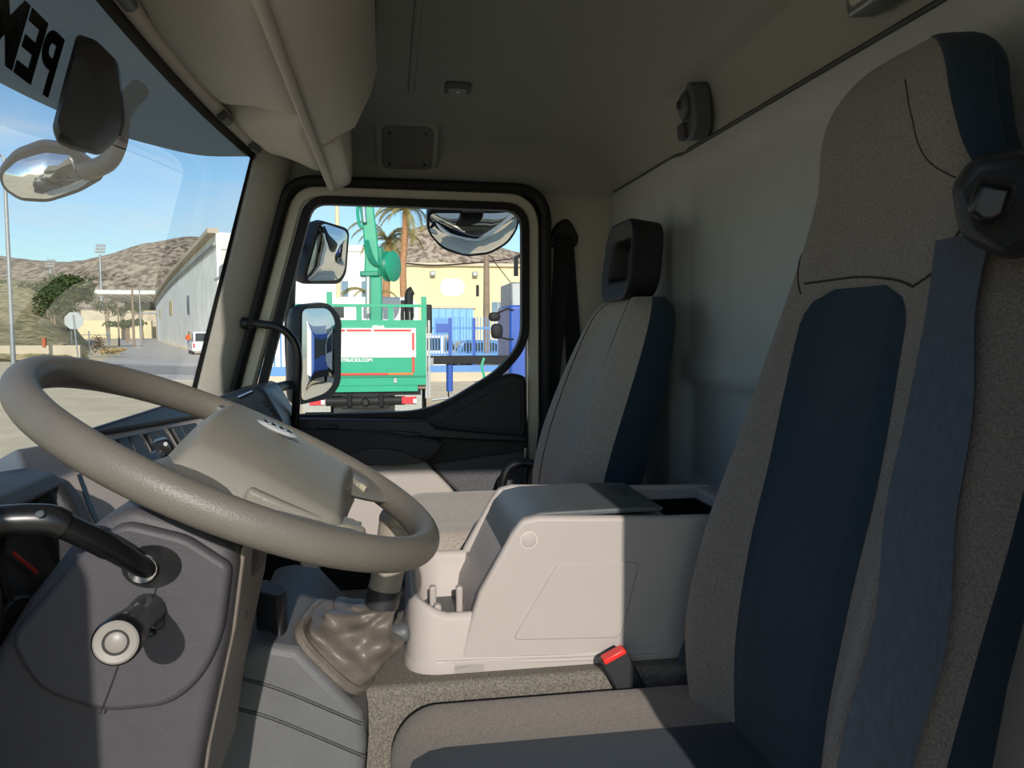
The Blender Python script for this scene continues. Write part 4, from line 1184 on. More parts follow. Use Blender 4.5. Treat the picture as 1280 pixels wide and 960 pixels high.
# long stained warehouse along the road (left of the pillar)
A = U(193, 420, z=0); A = Vec((A.x, A.y, 0)); B = U(300, 463, z=0)
A = U(196, 425, z=0); B = U(274, 445, z=0)
dr = (B - A).normalized(); nr = Vec((dr.y, -dr.x, 0))
if nr.x > 0: nr = -nr
bk_ = -nr
wt_ = thing('roadside_warehouse', A, 'stained white warehouse with vaulted roof edge along the road', 'building')
L = (B - A).length
H0 = 8.6
def wp(s, z, off=0): return A + dr * s + Vec((0, 0, z)) + nr * off
tops = [(0, 7.4), (L * .25, 8.4), (L * .5, 9.0), (L * .72, 9.2), (L, 9.3)]
pl = [wp(0, 0), wp(L, 0)] + [wp(s, z) for s, z in reversed(tops)]
G().prism(pl, bk_ * 6).build('wall', m_dirtyw, wt_)
G().strap(smooth_path([wp(s, z + .1, .2) for s, z in tops], 4), nr, .8, .35).build('eaves', m_concrete, wt_)
G().tube(smooth_path([wp(s, z - .9, .15) for s, z in tops], 4), .12, 6).build('gutter', m_galv, wt_)
for s, z0, z1, w_ in ((L * .16, 4.0, 5.6, 5), (L * .45, 4.0, 6.0, 7), (L * .74, 3.6, 5.6, 3)):
    G().prism([wp(s - w_ / 2, z0, .05), wp(s + w_ / 2, z0, .05), wp(s + w_ / 2, z1, .05), wp(s - w_ / 2, z1, .05)], -nr * .1).build('shutter', m_cream if w_ > 3 else m_winb, wt_)
G().prism([wp(-1, 5.0, 0), wp(3, 5.0, 0), wp(3, 5.0, 2.5), wp(-1, 5.0, 2.5)], (0, 0, .25)).build('canopy', m_galv, wt_)
G().prism([wp(.3, 0, .05), wp(3.0, 0, .05), wp(3.0, 3.6, .05), wp(.3, 3.6, .05)], -nr * .1).build('doorway', m_carg, wt_)
TWY = 50
ww = thing('tall_white_building', (U(360, 0, y=TWY).x, TWY, 0), 'tall plain white building left of the palm trees', 'building')
zw = U(300, 305, y=TWY).z
bx('wall', m_white, (U(268, 0, y=TWY).x, TWY, 0), (U(468, 0, y=TWY).x, TWY + 4, zw), ww)
bx('parapet', m_white, (U(267.5, 0, y=TWY).x, TWY - .1, zw - .35), (U(468, 0, y=TWY).x, TWY + 4.1, zw + .05), ww)
for px in (421, 447):
    bx('window', m_winb, (U(px, 0, y=TWY).x, TWY - .05, U(0, 372, y=TWY).z), (U(px + 9, 0, y=TWY).x, TWY + .1, U(0, 347, y=TWY).z), ww)
G().tube(smooth_path([U(268, 350, y=TWY - .1), U(275, 346, y=TWY - .1), U(276, 334, y=TWY - .1), U(284, 330, y=TWY - .1)], 3), .1, 6).build('pipe', m_galv, ww)
rb = thing('brick_building', U(190, 420, z=0), 'orange brick building at the far end of the white warehouse', 'building')
c0 = U(189.5, 420.5, z=0)
bx('wall', m_orange, (c0.x - 1.1, c0.y, 0), (c0.x + 6, c0.y + 8, 8.3), rb)
bx('door', m_carg, (c0.x - .2, c0.y - .1, 0), (c0.x + .8, c0.y + .1, 3.2), rb)
bx('low_wall', m_concrete, (c0.x - 8, c0.y + 3, 0), (c0.x - 1.1, c0.y + 4, 4.2), rb)
bx('gate', m_white, (c0.x - 3.4, c0.y + 2.8, 0), (c0.x - 1.5, c0.y + 3, 3.3), rb)
# stadium stand
sd_ = thing('stadium_stand', (U(150, 405, y=190).x, 190, 0), 'low concrete stadium stand with flat white roof', 'building')
def S(px, py, D=190): return U(px, py, y=D)
a_, b_ = S(102, 404), S(195, 390)
bx('wall', m_concrete, (a_.x, 190, 0), (b_.x, 191, S(150, 388).z), sd_)
bx('base_wall', m_cream, (a_.x - 4, 186, 0), (b_.x, 187, S(150, 401).z), sd_)
bx('roof', m_white, (S(112, 0).x, 184, S(0, 368).z), (S(192, 0).x, 204, S(0, 363).z), sd_)
bx('back_wall', m_carg, (S(118, 0).x, 203, S(0, 390).z), (S(192, 0).x, 204, S(0, 368).z), sd_)
for k in range(7):
    x = S(116 + 11 * k, 0).x
    G().prism([(x, 186, S(0, 368).z), (x, 202, S(0, 368).z), (x, 202, S(0, 376).z)], (.7, 0, 0)).build('roof_truss', m_white, sd_)
# warehouses seen through the side window
cw = thing('cream_warehouse', (U(570, 440, y=52).x, 52, 0), 'long cream warehouse with pale blue door behind the fence', 'building')
yw = 52
def K(px, py): return U(px, py, y=yw)
bx('wall', m_cream, (K(474, 0).x, yw, 0), (K(760, 0).x, yw + 14, K(0, 325).z), cw)
bx('cornice', m_concrete, (K(474, 0).x, yw - .25, K(0, 325).z), (K(760, 0).x, yw + 14, K(0, 321).z), cw)
dr_ = bx('door', m_bluedoor, (K(537, 0).x, yw - .12, 0), (K(590, 0).x, yw + .1, K(0, 383).z), cw)
bx('door_lintel', m_concrete, (K(534, 0).x, yw - .2, K(0, 383).z), (K(593, 0).x, yw + .1, K(0, 380).z), cw)
for k in range(1, 6):
    px = 537 + 53 * k / 6
    bx('door_rib', m_bluef, (K(px, 0).x - .03, yw - .16, 0), (K(px, 0).x + .03, yw - .1, K(0, 384).z), dr_)
bx('wicket_door', m_bluef, (K(540, 0).x, yw - .17, 0), (K(562, 0).x, yw - .1, K(0, 397).z), dr_)
pp_ = rpoly([(K(548, 0).x, K(0, 366).z), (K(579, 0).x, K(0, 366).z), (K(579, 0).x, K(0, 342).z), (K(548, 0).x, K(0, 342).z)], .7, 4)
G().py(pp_, yw - .03, yw + .05).build('whitewash_patch', m_patch, cw)
for px in (538, 592):
    G().box((K(px, 0).x, yw - .25, K(0, 336).z), (.35, .4, .3)).build('wall_lamp', m_galv, cw, bev=.05)
w1 = bx('window', m_winb, (K(614, 0).x, yw - .08, K(0, 389).z), (K(630, 0).x, yw + .1, K(0, 374).z), cw)
bx('window_bar', m_concrete, (K(621.5, 0).x, yw - .12, K(0, 389).z), (K(622.5, 0).x, yw - .05, K(0, 374).z), w1)
G().tube(smooth_path([K(495, 328) + Vec((0, -.3, 0)), K(540, 332) + Vec((0, -.3, 0)), K(590, 329) + Vec((0, -.3, 0)), K(640, 324) + Vec((0, -.3, 0))], 5), .04, 5).build('cable', m_chas, cw)

# ================================================================ POLES, SIGN, FENCES
def pole(name, px, ytop, D, r, m, label, cat, group=None):
    t_ = U(px, ytop, y=D)
    t = thing(name, (t_.x, D, 0), label, cat, group)
    G().tube([(t_.x, D, -.1), (t_.x, D, t_.z)], [r * 1.25, r * .8], 10).build('post', m, t)
    return t, t_
t, p = pole('street_lamp', 5, 198, 48, .11, m_galv, 'tall grey street lamp on the roadside bank', 'street lamp')
G().tube(smooth_path([p, p + Vec((-.1, 0, .15)), p + Vec((-.4, 0, .22))], 4), .05, 8).build('arm', m_galv, t)
G().ell(p + Vec((-.45, 0, .15)), (.35, .16, .12), 14, 8).build('lamp_head', m_steel, t)
for px, yt, D, lb in ((125, 318, 210, 'tall stadium floodlight mast rising above the roof'), (63, 336, 230, 'smaller stadium floodlight mast behind the bank')):
    t, p = pole('floodlight_mast', px, yt, D, .35, m_galv, lb, 'floodlight', 'stadium floodlights')
    for r_ in range(3):
        G().box(p + Vec((.15 * r_, 0, .4 + .8 * r_)), (2.4 - .2 * r_, .2, .1)).build('crossbar', m_galv, t)
        for c_ in range(4):
            G().box(p + Vec((-.9 + c_ * .6 + .15 * r_, -.2, .7 + .8 * r_)), (.5, .3, .5)).build('floodlight', m_galv, t, bev=.08)
pole('utility_pole', 165, 358, 95, .13, m_wood, 'brown wooden utility pole beside the road bend', 'pole', 'poles along the road')
pole('utility_pole', 197, 328, 150, .14, m_wood, 'thin pole rising behind the white warehouse roof', 'pole', 'poles along the road')
pole('utility_pole', 174, 355, 120, .1, m_galv, 'thin metal pole near the brick building', 'pole', 'poles along the road')
pole('utility_pole', 147, 375, 100, .09, m_wood, 'short wooden post by the far road edge', 'pole', 'poles along the road')
t, p = pole('cream_pole', 421, 235, 30, .09, m_cream, 'slim cream pole standing left of the crane', 'pole')
t, p = pole('timber_pole', 608, 318, 34, .15, m_wood, 'weathered pole with a small box before the cream wall', 'pole')
G().box(p + Vec((-.4, 0, -1.6)), (.12, .12, .5)).build('box', m_chas, t)
G().tube([p + Vec((.1, 0, 0)), p + Vec((1.6, 1, -1.6))], .02, 5).build('wire', m_chas, t)
sg = U(92, 401, y=40)
t = thing('road_sign', (U(97, 440, y=40).x, 40, 0), 'grey back of an octagonal road sign on a leaning post', 'road sign')
pts = [(sg.x + .44 * math.cos(math.pi / 8 + k * math.pi / 4), sg.z + .44 * math.sin(math.pi / 8 + k * math.pi / 4)) for k in range(8)]
G().py(pts, 40, 40.03).build('plate', mat('sign_back', 'a9b0b0', .5, .4, metal=.3, var=.05, vs_=3), t)
G().tube([sg + Vec((0, -.04, .3)), U(97, 440, y=39.96) + Vec((.05, 0, -.9))], .035, 8).build('post', m_galv, t)
fe = thing('wire_fence', (U(118, 440, y=60).x, 60, 0), 'sagging wire fence with thin metal posts beside the road', 'fence')
fpts = [(90, 436, 64), (112, 438, 62), (136, 437, 60), (137, 430, 68)]
for k, (px, py, D) in enumerate(fpts):
    b_ = U(px, py, y=D); G().tube([(b_.x, D, 0), (b_.x, D, 1.9)], .045, 6).build('post', m_galv, fe)
for h_ in (.6, 1.1, 1.6):
    G().tube([(U(px, py, y=D).x, D, h_) for px, py, D in fpts], .02, 4).build('wire', m_galv, fe)
fe = thing('low_kerb_wall', (U(40, 442, y=54).x, 54, .8), 'low pale kerb wall at the foot of the grass bank', 'kerb')
a_, b_ = U(-60, 438, y=53), U(100, 438, y=53)
bx('wall', m_concrete, (a_.x, 53, .0), (b_.x, 53.3, 1.0), fe)
bx('rail_post', m_orange, (U(37, 0, y=53).x - .1, 52.9, .9), (U(37, 0, y=53).x + .1, 53.1, 1.5), fe)

bf = thing('blue_fence', (U(590, 450, y=30).x, 30, 0), 'blue steel picket fence before the cream warehouse', 'fence')
yf = 30
zt0, zt1 = U(0, 398, y=yf).z, U(0, 449, y=yf).z
xa, xb = U(533, 0, y=yf).x, U(668, 0, y=yf).x
for z in (U(0, 410, y=yf).z, U(0, 446, y=yf).z): bx('rail', m_bluef, (xa, yf - .03, z - .04), (xb, yf + .03, z + .04), bf)
pk_me = None
for k in range(38):
    x = xa + (xb - xa) * k / 37
    if pk_me is None:
        o = bx('picket', m_bluef, (x - .016, yf - .016, zt1 - .1), (x + .016, yf + .016, zt0 + .1), bf); pk_me = o
    else:
        o = pk_me.copy(); col.objects.link(o); o.location.x = x - wl(bf).x; o.parent = bf
for px in (560, 591, 640):
    x = U(px, 0, y=yf).x; bx('post', m_blued, (x - .06, yf - .06, 0), (x + .06, yf + .06, zt0 + .05), bf)
bx('sign_plate', m_blued, (U(542, 0, y=yf).x, yf - .08, U(0, 416, y=yf).z), (U(558, 0, y=yf).x, yf - .05, U(0, 404, y=yf).z), bf)
bx('base_beam', m_bluef, (xa, yf - .1, U(0, 471, y=yf).z), (xb, yf + .1, U(0, 461, y=yf).z), bf)
bx('footing', m_concrete, (xa, yf - .15, -.1), (xb, yf + .15, U(0, 470, y=yf).z), bf)
# matching stretch of fence at the left, seen behind the mirrors
bf2 = thing('yard_fence', (U(340, 470, y=30).x, 30, 0), 'white and blue yard fence seen past the large door mirror', 'fence')
xa, xb = U(250, 0, y=yf).x, U(372, 0, y=yf).x
bx('panel', m_panel, (xa, yf, .6), (xb, yf + .05, 2.1), bf2); bx('base_beam', m_bluef, (xa, yf - .05, .25), (xb, yf + .05, .6), bf2)
bx('footing', m_concrete, (xa, yf - .1, -.1), (xb, yf + .1, .25), bf2)
for k in range(14):
    x = xa + (xb - xa) * (k + .5) / 14; bx('picket', m_bluef, (x - .03, yf - .05, .6), (x + .03, yf - .02, 2.2), bf2)

# ================================================================ VEHICLES OUTSIDE
def wheel(g_parent, c, axis, r, w_):
    o = G().lathe(c, axis, [(r * .45, -w_ / 2), (r * .9, -w_ / 2), (r, -w_ * .35), (r, w_ * .35), (r * .9, w_ / 2), (r * .45, w_ / 2)], 24).build('tyre', m_tyre, g_parent)
    G().lathe(c, axis, [(.01, -w_ * .45), (r * .5, -w_ * .46), (r * .5, w_ * .46), (.01, w_ * .45)], 16).build('hub', m_galv, o)
def car(name, c, dirv, L, W_, H, m, label, group, van=False):
    d = Vec(dirv).normalized(); s = Vec((-d.y, d.x, 0)); c = Vec(c)
    t = thing(name, c, label, 'car', group)
    def P(l, w2, h_): return c + d * l + s * w2 + Vec((0, 0, h_))
    h1 = H * .55
    pr = [(-L / 2, .3), (-L / 2, h1 * .95), (-L * .46, h1), (L * .28, h1), (L * .48, h1 * .82), (L / 2, h1 * .6), (L / 2, .3)]
    G().prism([P(l, -W_ / 2, h_) for l, h_ in pr], s * W_).build('body', m, t, bev=.08, seg=3)
    pr2 = [(-L * .47, h1 - .02), (-L * (.46 if van else .38), H - .03), (-L * .3, H), (L * .08, H), (L * .28, h1 - .02)]
    ro = G().prism([P(l, -W_ * .44, h_) for l, h_ in pr2], s * (W_ * .88)).build('cabin', m, t, bev=.06, seg=3)
    G().prism([P(l, -W_ * .46, h_) for l, h_ in ((-L * .40, h1 + .05), (-L * .36, H - .15), (L * .05, H - .15), (L * .2, h1 + .05))], s * (W_ * .92)).build('side_window', m_carg, ro)
    rr = -1
    G().prism([P(-L * .475, -W_ * .36, h1 + .08), P(-L * .475, W_ * .36, h1 + .08), P(-L * (.465 if van else .39), W_ * .34, H - .14), P(-L * (.465 if van else .39), -W_ * .34, H - .14)], -d * .02).build('rear_window', m_carg, ro)
    for sg_ in (-1, 1):
        G().box(P(-L / 2 - .0, sg_ * W_ * .42, h1 * .75), (.12, .12, .3)).build('tail_light', m_lamp, t)
        for l in (-L * .3, L * .3): wheel(t, P(l, sg_ * W_ * .44, .32), s, .32, .2)
    return t
cv = U(246, 443, z=0)
car('van', (cv.x + .4, cv.y, 0), dr * -1, 4.3, 1.8, 1.85, m_carw, 'white van parked along the stained warehouse wall', 'parked cars', True)
c = U(551, 447, y=34); car('van', (c.x, 38, 0), (.25, 1, 0), 4.3, 1.8, 1.75, m_carw, 'white van parked behind the blue fence', 'parked cars', True)
c = U(606, 447, y=44); car('car', (c.x, 43, 0), (1, .15, 0), 4.2, 1.75, 1.42, m_carb, 'blue car parked behind the blue fence', 'parked cars')

# person by the warehouse
pf = U(236.5, 437, z=0)
pr_ = thing('person', pf, 'person in an orange vest and blue jeans standing by the warehouse wall', 'person')
me = bpy.data.meshes.new('body')
jv = [(0, 0, .95), (0, 0, 1.2), (0, 0, 1.42), (0, 0, 1.52), (0, 0, 1.66), (0, 0, 1.76), (-.2, 0, 1.40), (-.27, .02, 1.15), (-.22, -.16, .98), (.2, 0, 1.40), (.27, .02, 1.15), (.22, -.16, .98), (-.1, 0, .88), (-.11, 0, .5), (-.11, .02, .08), (-.11, -.14, .03), (.1, 0, .88), (.13, 0, .5), (.14, .02, .08), (.14, -.14, .03)]
je = [(0, 1), (1, 2), (2, 3), (3, 4), (4, 5), (2, 6), (6, 7), (7, 8), (2, 9), (9, 10), (10, 11), (0, 12), (12, 13), (13, 14), (14, 15), (0, 16), (16, 17), (17, 18), (18, 19)]
jr = [.15, .15, .16, .06, .10, .07, .07, .05, .04, .07, .05, .04, .1, .07, .05, .04, .1, .07, .05, .04]
me.from_pydata(jv, je, [])
po = bpy.data.objects.new('body', me); col.objects.link(po); po.parent = pr_
me.materials.append(m_jeans)
po.modifiers.new('skin', 'SKIN')
for v, r_ in zip(me.skin_vertices[0].data, jr): v.radius = (r_, r_ * .75)
me.skin_vertices[0].data[0].use_root = True
s_ = po.modifiers.new('sub', 'SUBSURF'); s_.levels = 1; s_.render_levels = 1
WL[po.name] = pf
G().loft([[pf + Vec((rx * math.cos(k * math.pi / 8), ry * math.sin(k * math.pi / 8), z)) for k in range(16)] for z, rx, ry in ((.95, .2, .15), (1.1, .19, .15), (1.3, .22, .16), (1.44, .2, .14), (1.50, .08, .08))]).build('vest', m_vest, pr_)
for sgx in (-1, 1): G().tube([pf + Vec((sgx * .18, 0, 1.42)), pf + Vec((sgx * .275, .02, 1.16)), pf + Vec((sgx * .25, -.08, 1.06))], [.075, .065, .06], 10).build('sleeve', m_vest, pr_)
G().ell(pf + Vec((0, 0, 1.66)), (.09, .105, .125), 14, 10).build('face', m_skin, pr_)
G().ell(pf + Vec((0, .02, 1.70)), (.098, .11, .11), 14, 10).build('hair', m_chas, pr_)

# crane truck: seen from behind
yt = 14.9
def T(px, py, y=yt): return U(px, py, y=y)
xl, xr = T(369, 0).x, T(529, 0).x
xc = (xl + xr) / 2
ct = thing('crane_truck', (xc, yt + 3.5, 0), 'green flatbed crane truck with white tail panel parked beyond the side window', 'truck')
def tb(name, m, x0, x1, z0, z1, y0, y1, parent=ct, bev=0): return bx(name, m, (x0, y0, z0), (x1, y1, z1), parent, bev=bev)
zz = lambda py, y=yt: U(449, py, y=y).z
tg = tb('tailgate', m_green, xl, xr, zz(482), zz(404), yt, yt + .1)
tb('white_panel', m_panel, T(374, 0).x, T(516, 0).x, zz(447), zz(410), yt - .02, yt, tg)
for (p0, p1, y0, y1, m) in ((376, 425, 414.5, 411.8, m_redt), (427, 459, 414.5, 411.8, m_redt), (462, 510, 414.5, 411.8, m_redt), (511, 514, 438, 416, m_redt), (511, 514, 466, 446, m_redt), (376, 480, 469, 466.4, m_redt), (481, 512, 469, 466.4, m_ortape), (376, 379, 438, 416, m_redt)):
    tb('reflective_tape', m, T(p0, 0).x, T(p1, 0).x, zz(y0), zz(y1), yt - .028, yt - .018, tg)
text_mesh('lettering', 'PEMARTRUCKS.COM', m_panel, .088, (T(459.5, 0).x, yt - .012, zz(452)), (1, 0, 0), (0, 0, 1), tg, .004, 'RIGHT', bold=.002)
text_mesh('lettering', 'PEMAR', m_panel, .075, (T(468, 0).x, yt - .012, zz(410.2)), (1, 0, 0), (0, 0, 1), tg, .004, 'CENTER', bold=.002)
tb('tailgate_rail', m_greend, xl, xr, zz(471.5), zz(469.5), yt - .03, yt, tg)
tb('tailgate_foot', m_green, T(378, 0).x, T(518, 0).x, zz(490), zz(481), yt + .02, yt + .15, ct)
tb('latch', m_galv, T(487, 0).x, T(491, 0).x, zz(479), zz(473), yt - .04, yt, tg)
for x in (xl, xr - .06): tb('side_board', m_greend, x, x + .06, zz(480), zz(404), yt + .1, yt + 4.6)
tb('bed_floor', m_wood, xl, xr, zz(482) - .08, zz(482), yt + .1, yt + 4.8)
for (px, y0) in ((405, 365), (443, 382), (484, 382), (527, 370)):
    x = T(px, 0).x; tb('rack_post', m_green, x - .05, x + .05, zz(405), zz(y0), yt + .05, yt + .14)
for (y0, y1) in ((383.5, 380), (409, 400)): tb('rack_bar', m_green, T(345 if y0 < 390 else 369, 0).x, xr, zz(y0), zz(y1), yt + .04, yt + .15)
for k in range(9):
    tb('mesh_bar', m_galv, T(446 + 9 * k, 0).x, T(446 + 9 * k, 0).x + .015, zz(400), zz(382), yt + 4.7, yt + 4.72)
# chassis, mudguards and lamps
tb('chassis', m_chas, xc - .45, xc + .45, zz(512), zz(489), yt + .1, yt + 7, bev=.02)
tb('cross_member', m_chas, xl + .1, xr - .1, zz(495), zz(488), yt + .1, yt + .3)
G().tube([(xc - .75, yt + .15, zz(502)), (xc + .75, yt + .15, zz(502))], .10, 12).build('tow_bar', m_chas, ct)
for s in (-1, 1):
    G().tube([(xc + s * .3, yt + .05, zz(508)), (xc + s * .3, yt + .05, zz(494))], .05, 8).build('bracket', m_chas, ct)
    xm = T(506, 0).x if s > 0 else T(386, 0).x
    tb('mudguard', m_check, xm - .26, xm + .26, zz(515), zz(494), yt + .1, yt + .16)
    lp_ = tb('tail_lamp', m_lamp, xm - .13, xm + .15, zz(506), zz(497), yt + .05, yt + .1, bev=.01)
    tb('reverse_lens', m_panel, xm + .09, xm + .15, zz(505), zz(500), yt + .04, yt + .06, lp_)
    for dy in (1.2, 5.6): wheel(ct, (xc + s * .95, yt + dy, .5), (1, 0, 0), .5, .5)
G().lathe((xc, yt - .02, zz(502)), (0, 1, 0), [(.001, -.05), (.05, -.05), (.07, 0)], 16).build('tow_eye', m_black, ct)
# ladder frame at the right rear corner
for px in (522, 529, 533):
    x = T(px, 0, yt + .2).x; tb('ladder_rail', m_galv, x - .02, x + .02, zz(500), zz(400), yt + .18, yt + .22)
# cab
yk = 20.6
wc0, wc1 = U(404, 0, y=yk).x, U(521, 0, y=yk).x
kz = lambda py: U(449, py, y=yk).z
G().py(rpoly([(wc0, .9), (wc1, .9), (wc1, kz(380)), (wc1 - .25, kz(371)), (wc0 + .25, kz(371)), (wc0, kz(380))], [0, 0, .2, .2, .2, .2], 4), yk, yk + 2).build('cab', m_carw, ct, bev=.04, seg=2)
for px in (410, 500): bx('cab_window', m_carg, (U(px, 0, y=yk).x, yk - .03, kz(397)), (U(px + 14, 0, y=yk).x, yk, kz(383)), ct)
px = 534; G().box((U(px, 0, y=yk).x, yk + .8, kz(398)), (.22, .12, .8)).build('cab_mirror', m_chas, ct, bev=.04)
G().tube(smooth_path([U(511, 400, y=19.8), U(511, 375, y=19.8), U(512, 366, y=19.8), U(516, 363, y=19.8)], 4), .11, 12).build('exhaust', m_chas, ct)
tb('air_intake', m_chas, U(497, 0, y=19.8).x, U(502, 0, y=19.8).x, 1.3, U(449, 375, y=19.8).z, 19.7, 19.95)
# crane
ybm = 18.6
def B_(px, py, dy=0): return U(px, py, y=ybm + dy)
crn = 'boom'
G().loft([[B_(462, 402, d_) if s < 0 else B_(478, 402, d_) for s, d_ in ((-1, -.2), (1, -.2), (1, .25), (-1, .25))], [B_(462, 346, d_) if s < 0 else B_(477, 346, d_) for s, d_ in ((-1, -.2), (1, -.2), (1, .25), (-1, .25))]]).build('crane_column', m_green, ct, bev=.03)
G().box(B_(462, 343), (.44, .5, .12)).build('crane_collar', m_greend, ct, bev=.03)
bo = G().loft([[B_(pl_ if s < 0 else pr__, py, d_) for s, d_ in ((-1, -.2), (1, -.2), (1, .2), (-1, .2))] for py, pl_, pr__ in ((346, 455, 474), (320, 456, 474), (290, 454, 471), (250, 448, 466), (200, 442, 458), (140, 436, 450))]).build('boom', m_green, ct, bev=.03)
G().loft([[B_(472, 345, d_) if s < 0 else B_(479, 345, d_) for s, d_ in ((-1, -.15), (1, -.15), (1, .2), (-1, .2))], [B_(471, 308, d_) if s < 0 else B_(479, 310, d_) for s, d_ in ((-1, -.15), (1, -.15), (1, .2), (-1, .2))]]).build('boom_bracket', m_greend, ct, bev=.03)
G().tube([B_(460, 392, -.3), B_(460, 346, -.3)], .065, 14).build('hydraulic_cylinder', m_chrome, ct)
G().tube([B_(456, 278, -.28), B_(452, 230, -.28)], .05, 12).build('hydraulic_cylinder', m_chrome, ct)
G().tube(smooth_path([B_(451, 245, -.3), B_(447, 262, -.3), B_(449, 280, -.3), B_(452, 284, -.3)], 4), .035, 8).build('hose', m_green, ct)
for k in range(3):
    G().tube(smooth_path([B_(456 + 2 * k, 300, -.25), B_(461 + 3 * k, 322, -.3), B_(472 + 2 * k, 332, -.25), B_(477, 318 - 4 * k, -.2)], 5), .018, 6).build('hose', m_greend, ct)
rl = B_(488, 333)
ra = Vec((.85, -.5, 0)).normalized()
ro = G().lathe(rl, ra, [(.05, -.10), (.34, -.10), (.36, -.085), (.36, -.07), (.22, -.06), (.22, .06), (.36, .07), (.36, .085), (.34, .10), (.05, .10)], 32).build('hose_reel', m_green, ct)
for k in range(4): G().tube([rl + ra * (-.05 + .03 * k) + Vec((ra.y * .28 * math.cos(a), -ra.x * .28 * math.cos(a), .28 * math.sin(a))) for a in [i * math.pi / 8 for i in range(16)]], .02, 5, closed=True).build('hose_coil', m_greend, ro)
G().tube([rl, B_(474, 325)], .05, 8).build('reel_arm', m_green, ct)
G().box(B_(476, 247, 0), (.36, .3, .1)).build('boom_light', m_chas, ct, bev=.02)
# outrigger
yo = 16.2
def O(px, py): return U(px, py, y=yo)
bx('outrigger_beam', m_chas, (O(529, 0).x, yo - .12, O(0, 459).z), (O(634, 0).x, yo + .12, O(0, 448).z), ct, bev=.01)
bx('outrigger_cap', m_steel, (O(529, 0).x, yo - .13, O(0, 461).z), (O(538, 0).x, yo + .13, O(0, 450).z), ct)
G().tube([O(562, 452), O(562, 489)], .07, 16).build('outrigger_ram', m_blued, ct)
G().tube([O(562, 488), O(562, 503)], .04, 12).build('outrigger_rod', m_chrome, ct)
G().lathe(Vec((O(562, 0).x, yo, -.01)), (0, 0, 1), [(.16, 0), (.16, .04), (.05, .10), (.04, O(0, 500).z + .02)], 18).build('outrigger_foot', m_galv, ct)
G().strap(smooth_path([O(604, 447) + Vec((0, -.14, 0)), O(601, 458) + Vec((0, -.15, 0)), O(604, 470) + Vec((0, -.14, 0)), O(603, 483) + Vec((0, -.1, 0))], 4), Vec((1, 0, 0)), .05, .01).build('strap', m_green, ct)
G().tube([O(540, 500) + Vec((0, 0, .0)), O(562, 497)], .03, 8).build('outrigger_brace', m_galv, ct)

# blue lorry just showing at the edge of the side window
yb = 20
def Q(px, py): return U(px, py, y=yb)
bl = thing('blue_lorry', (Q(660, 0).x, yb + 2, 0), 'blue lorry front standing behind the passenger door edge', 'truck')
bx('cab', m_blued, (Q(637, 0).x, yb, .5), (Q(760, 0).x, yb + 2.2, Q(0, 378).z), bl, bev=.08, seg=3)
bx('load_frame', m_galv, (Q(641, 0).x, yb + .3, Q(0, 380).z), (Q(760, 0).x, yb + 2.2, Q(0, 345).z), bl, bev=.05)
G().tube([Q(645, 345), Q(645, 322), Q(655, 318)], .06, 8).build('exhaust', m_chas, bl)
bx('wheel_guard', m_chas, (Q(640, 0).x, yb - .05, .35), (Q(760, 0).x, yb + .1, .75), bl)
for (px, py, h_) in ((618, 396, .12), (621, 414, .2)): G().ell(Q(px, py), (.16, .08, h_), 14, 10, e=.7).build('mirror', m_chas, bl)
G().tube([Q(620, 392), Q(634, 386), Q(642, 388)], .025, 8).build('mirror_arm', m_chas, bl)
G().tube([Q(621, 420), Q(634, 424), Q(642, 424)], .025, 8).build('mirror_arm', m_chas, bl)
wheel(bl, (Q(690, 0).x, yb + .1, .5), (0, 1, 0), .5, .35)

# ================================================================ OWN MIRRORS
def plane_pt(px, py, c, n_):
    d = cf + cr * ((px - 640) / FPX) + cu * ((480 - py) / FPX)
    return CAM + d * ((Vec(c) - CAM).dot(n_) / d.dot(n_))
def mirror_head(t, c, n_, outline, glass, depth, bulge, hm=m_mhous):
    """housing behind an outline lying in the mirror plane, convex glass in front"""
    n_ = Vec(n_).normalized()
    o_ = [plane_pt(*p, c, n_) for p in rpoly(outline, 9, 4)]
    cen = sum(o_, Vec((0, 0, 0))) / len(o_)
    secs = [o_, [p - n_ * .02 + (p - cen) * .02 for p in o_], [cen + (p - cen) * .96 - n_ * depth * .6 for p in o_], [cen + (p - cen) * .78 - n_ * depth for p in o_]]
    G().loft(secs).build('housing', hm, t, ang=50)
    g_ = [plane_pt(*p, c, n_) for p in rpoly(glass, 8, 5)]
    gc = sum(g_, Vec((0, 0, 0))) / len(g_)
    K_ = 8; g = G()
    rows_ = [[gc + (p - gc) * (k / K_) + n_ * (.003 + bulge * (1 - (k / K_) ** 2)) for p in g_] for k in range(1, K_ + 1)]
    g.loft(rows_, cap=False); b0 = len(g.v); g.v.append(gc + n_ * (.003 + bulge)); L_ = len(g_)
    g.f += [(b0, (j + 1) % L_, j) for j in range(L_)]
    g.build('mirror_glass', m_mirror, t, ang=180)
mm = thing('door_mirror', (-.30, 2.75, 1.75), 'large black rear view mirror outside the passenger window', 'mirror')
mirror_head(mm, (-.25, 2.72, 1.92), (.80, -.6, .02), [(372, 382), (411, 378), (427, 398), (426, 480), (413, 498), (370, 507)], [(377, 386), (409, 385), (418, 400), (417, 478), (407, 491), (376, 502)], .075, .0025)
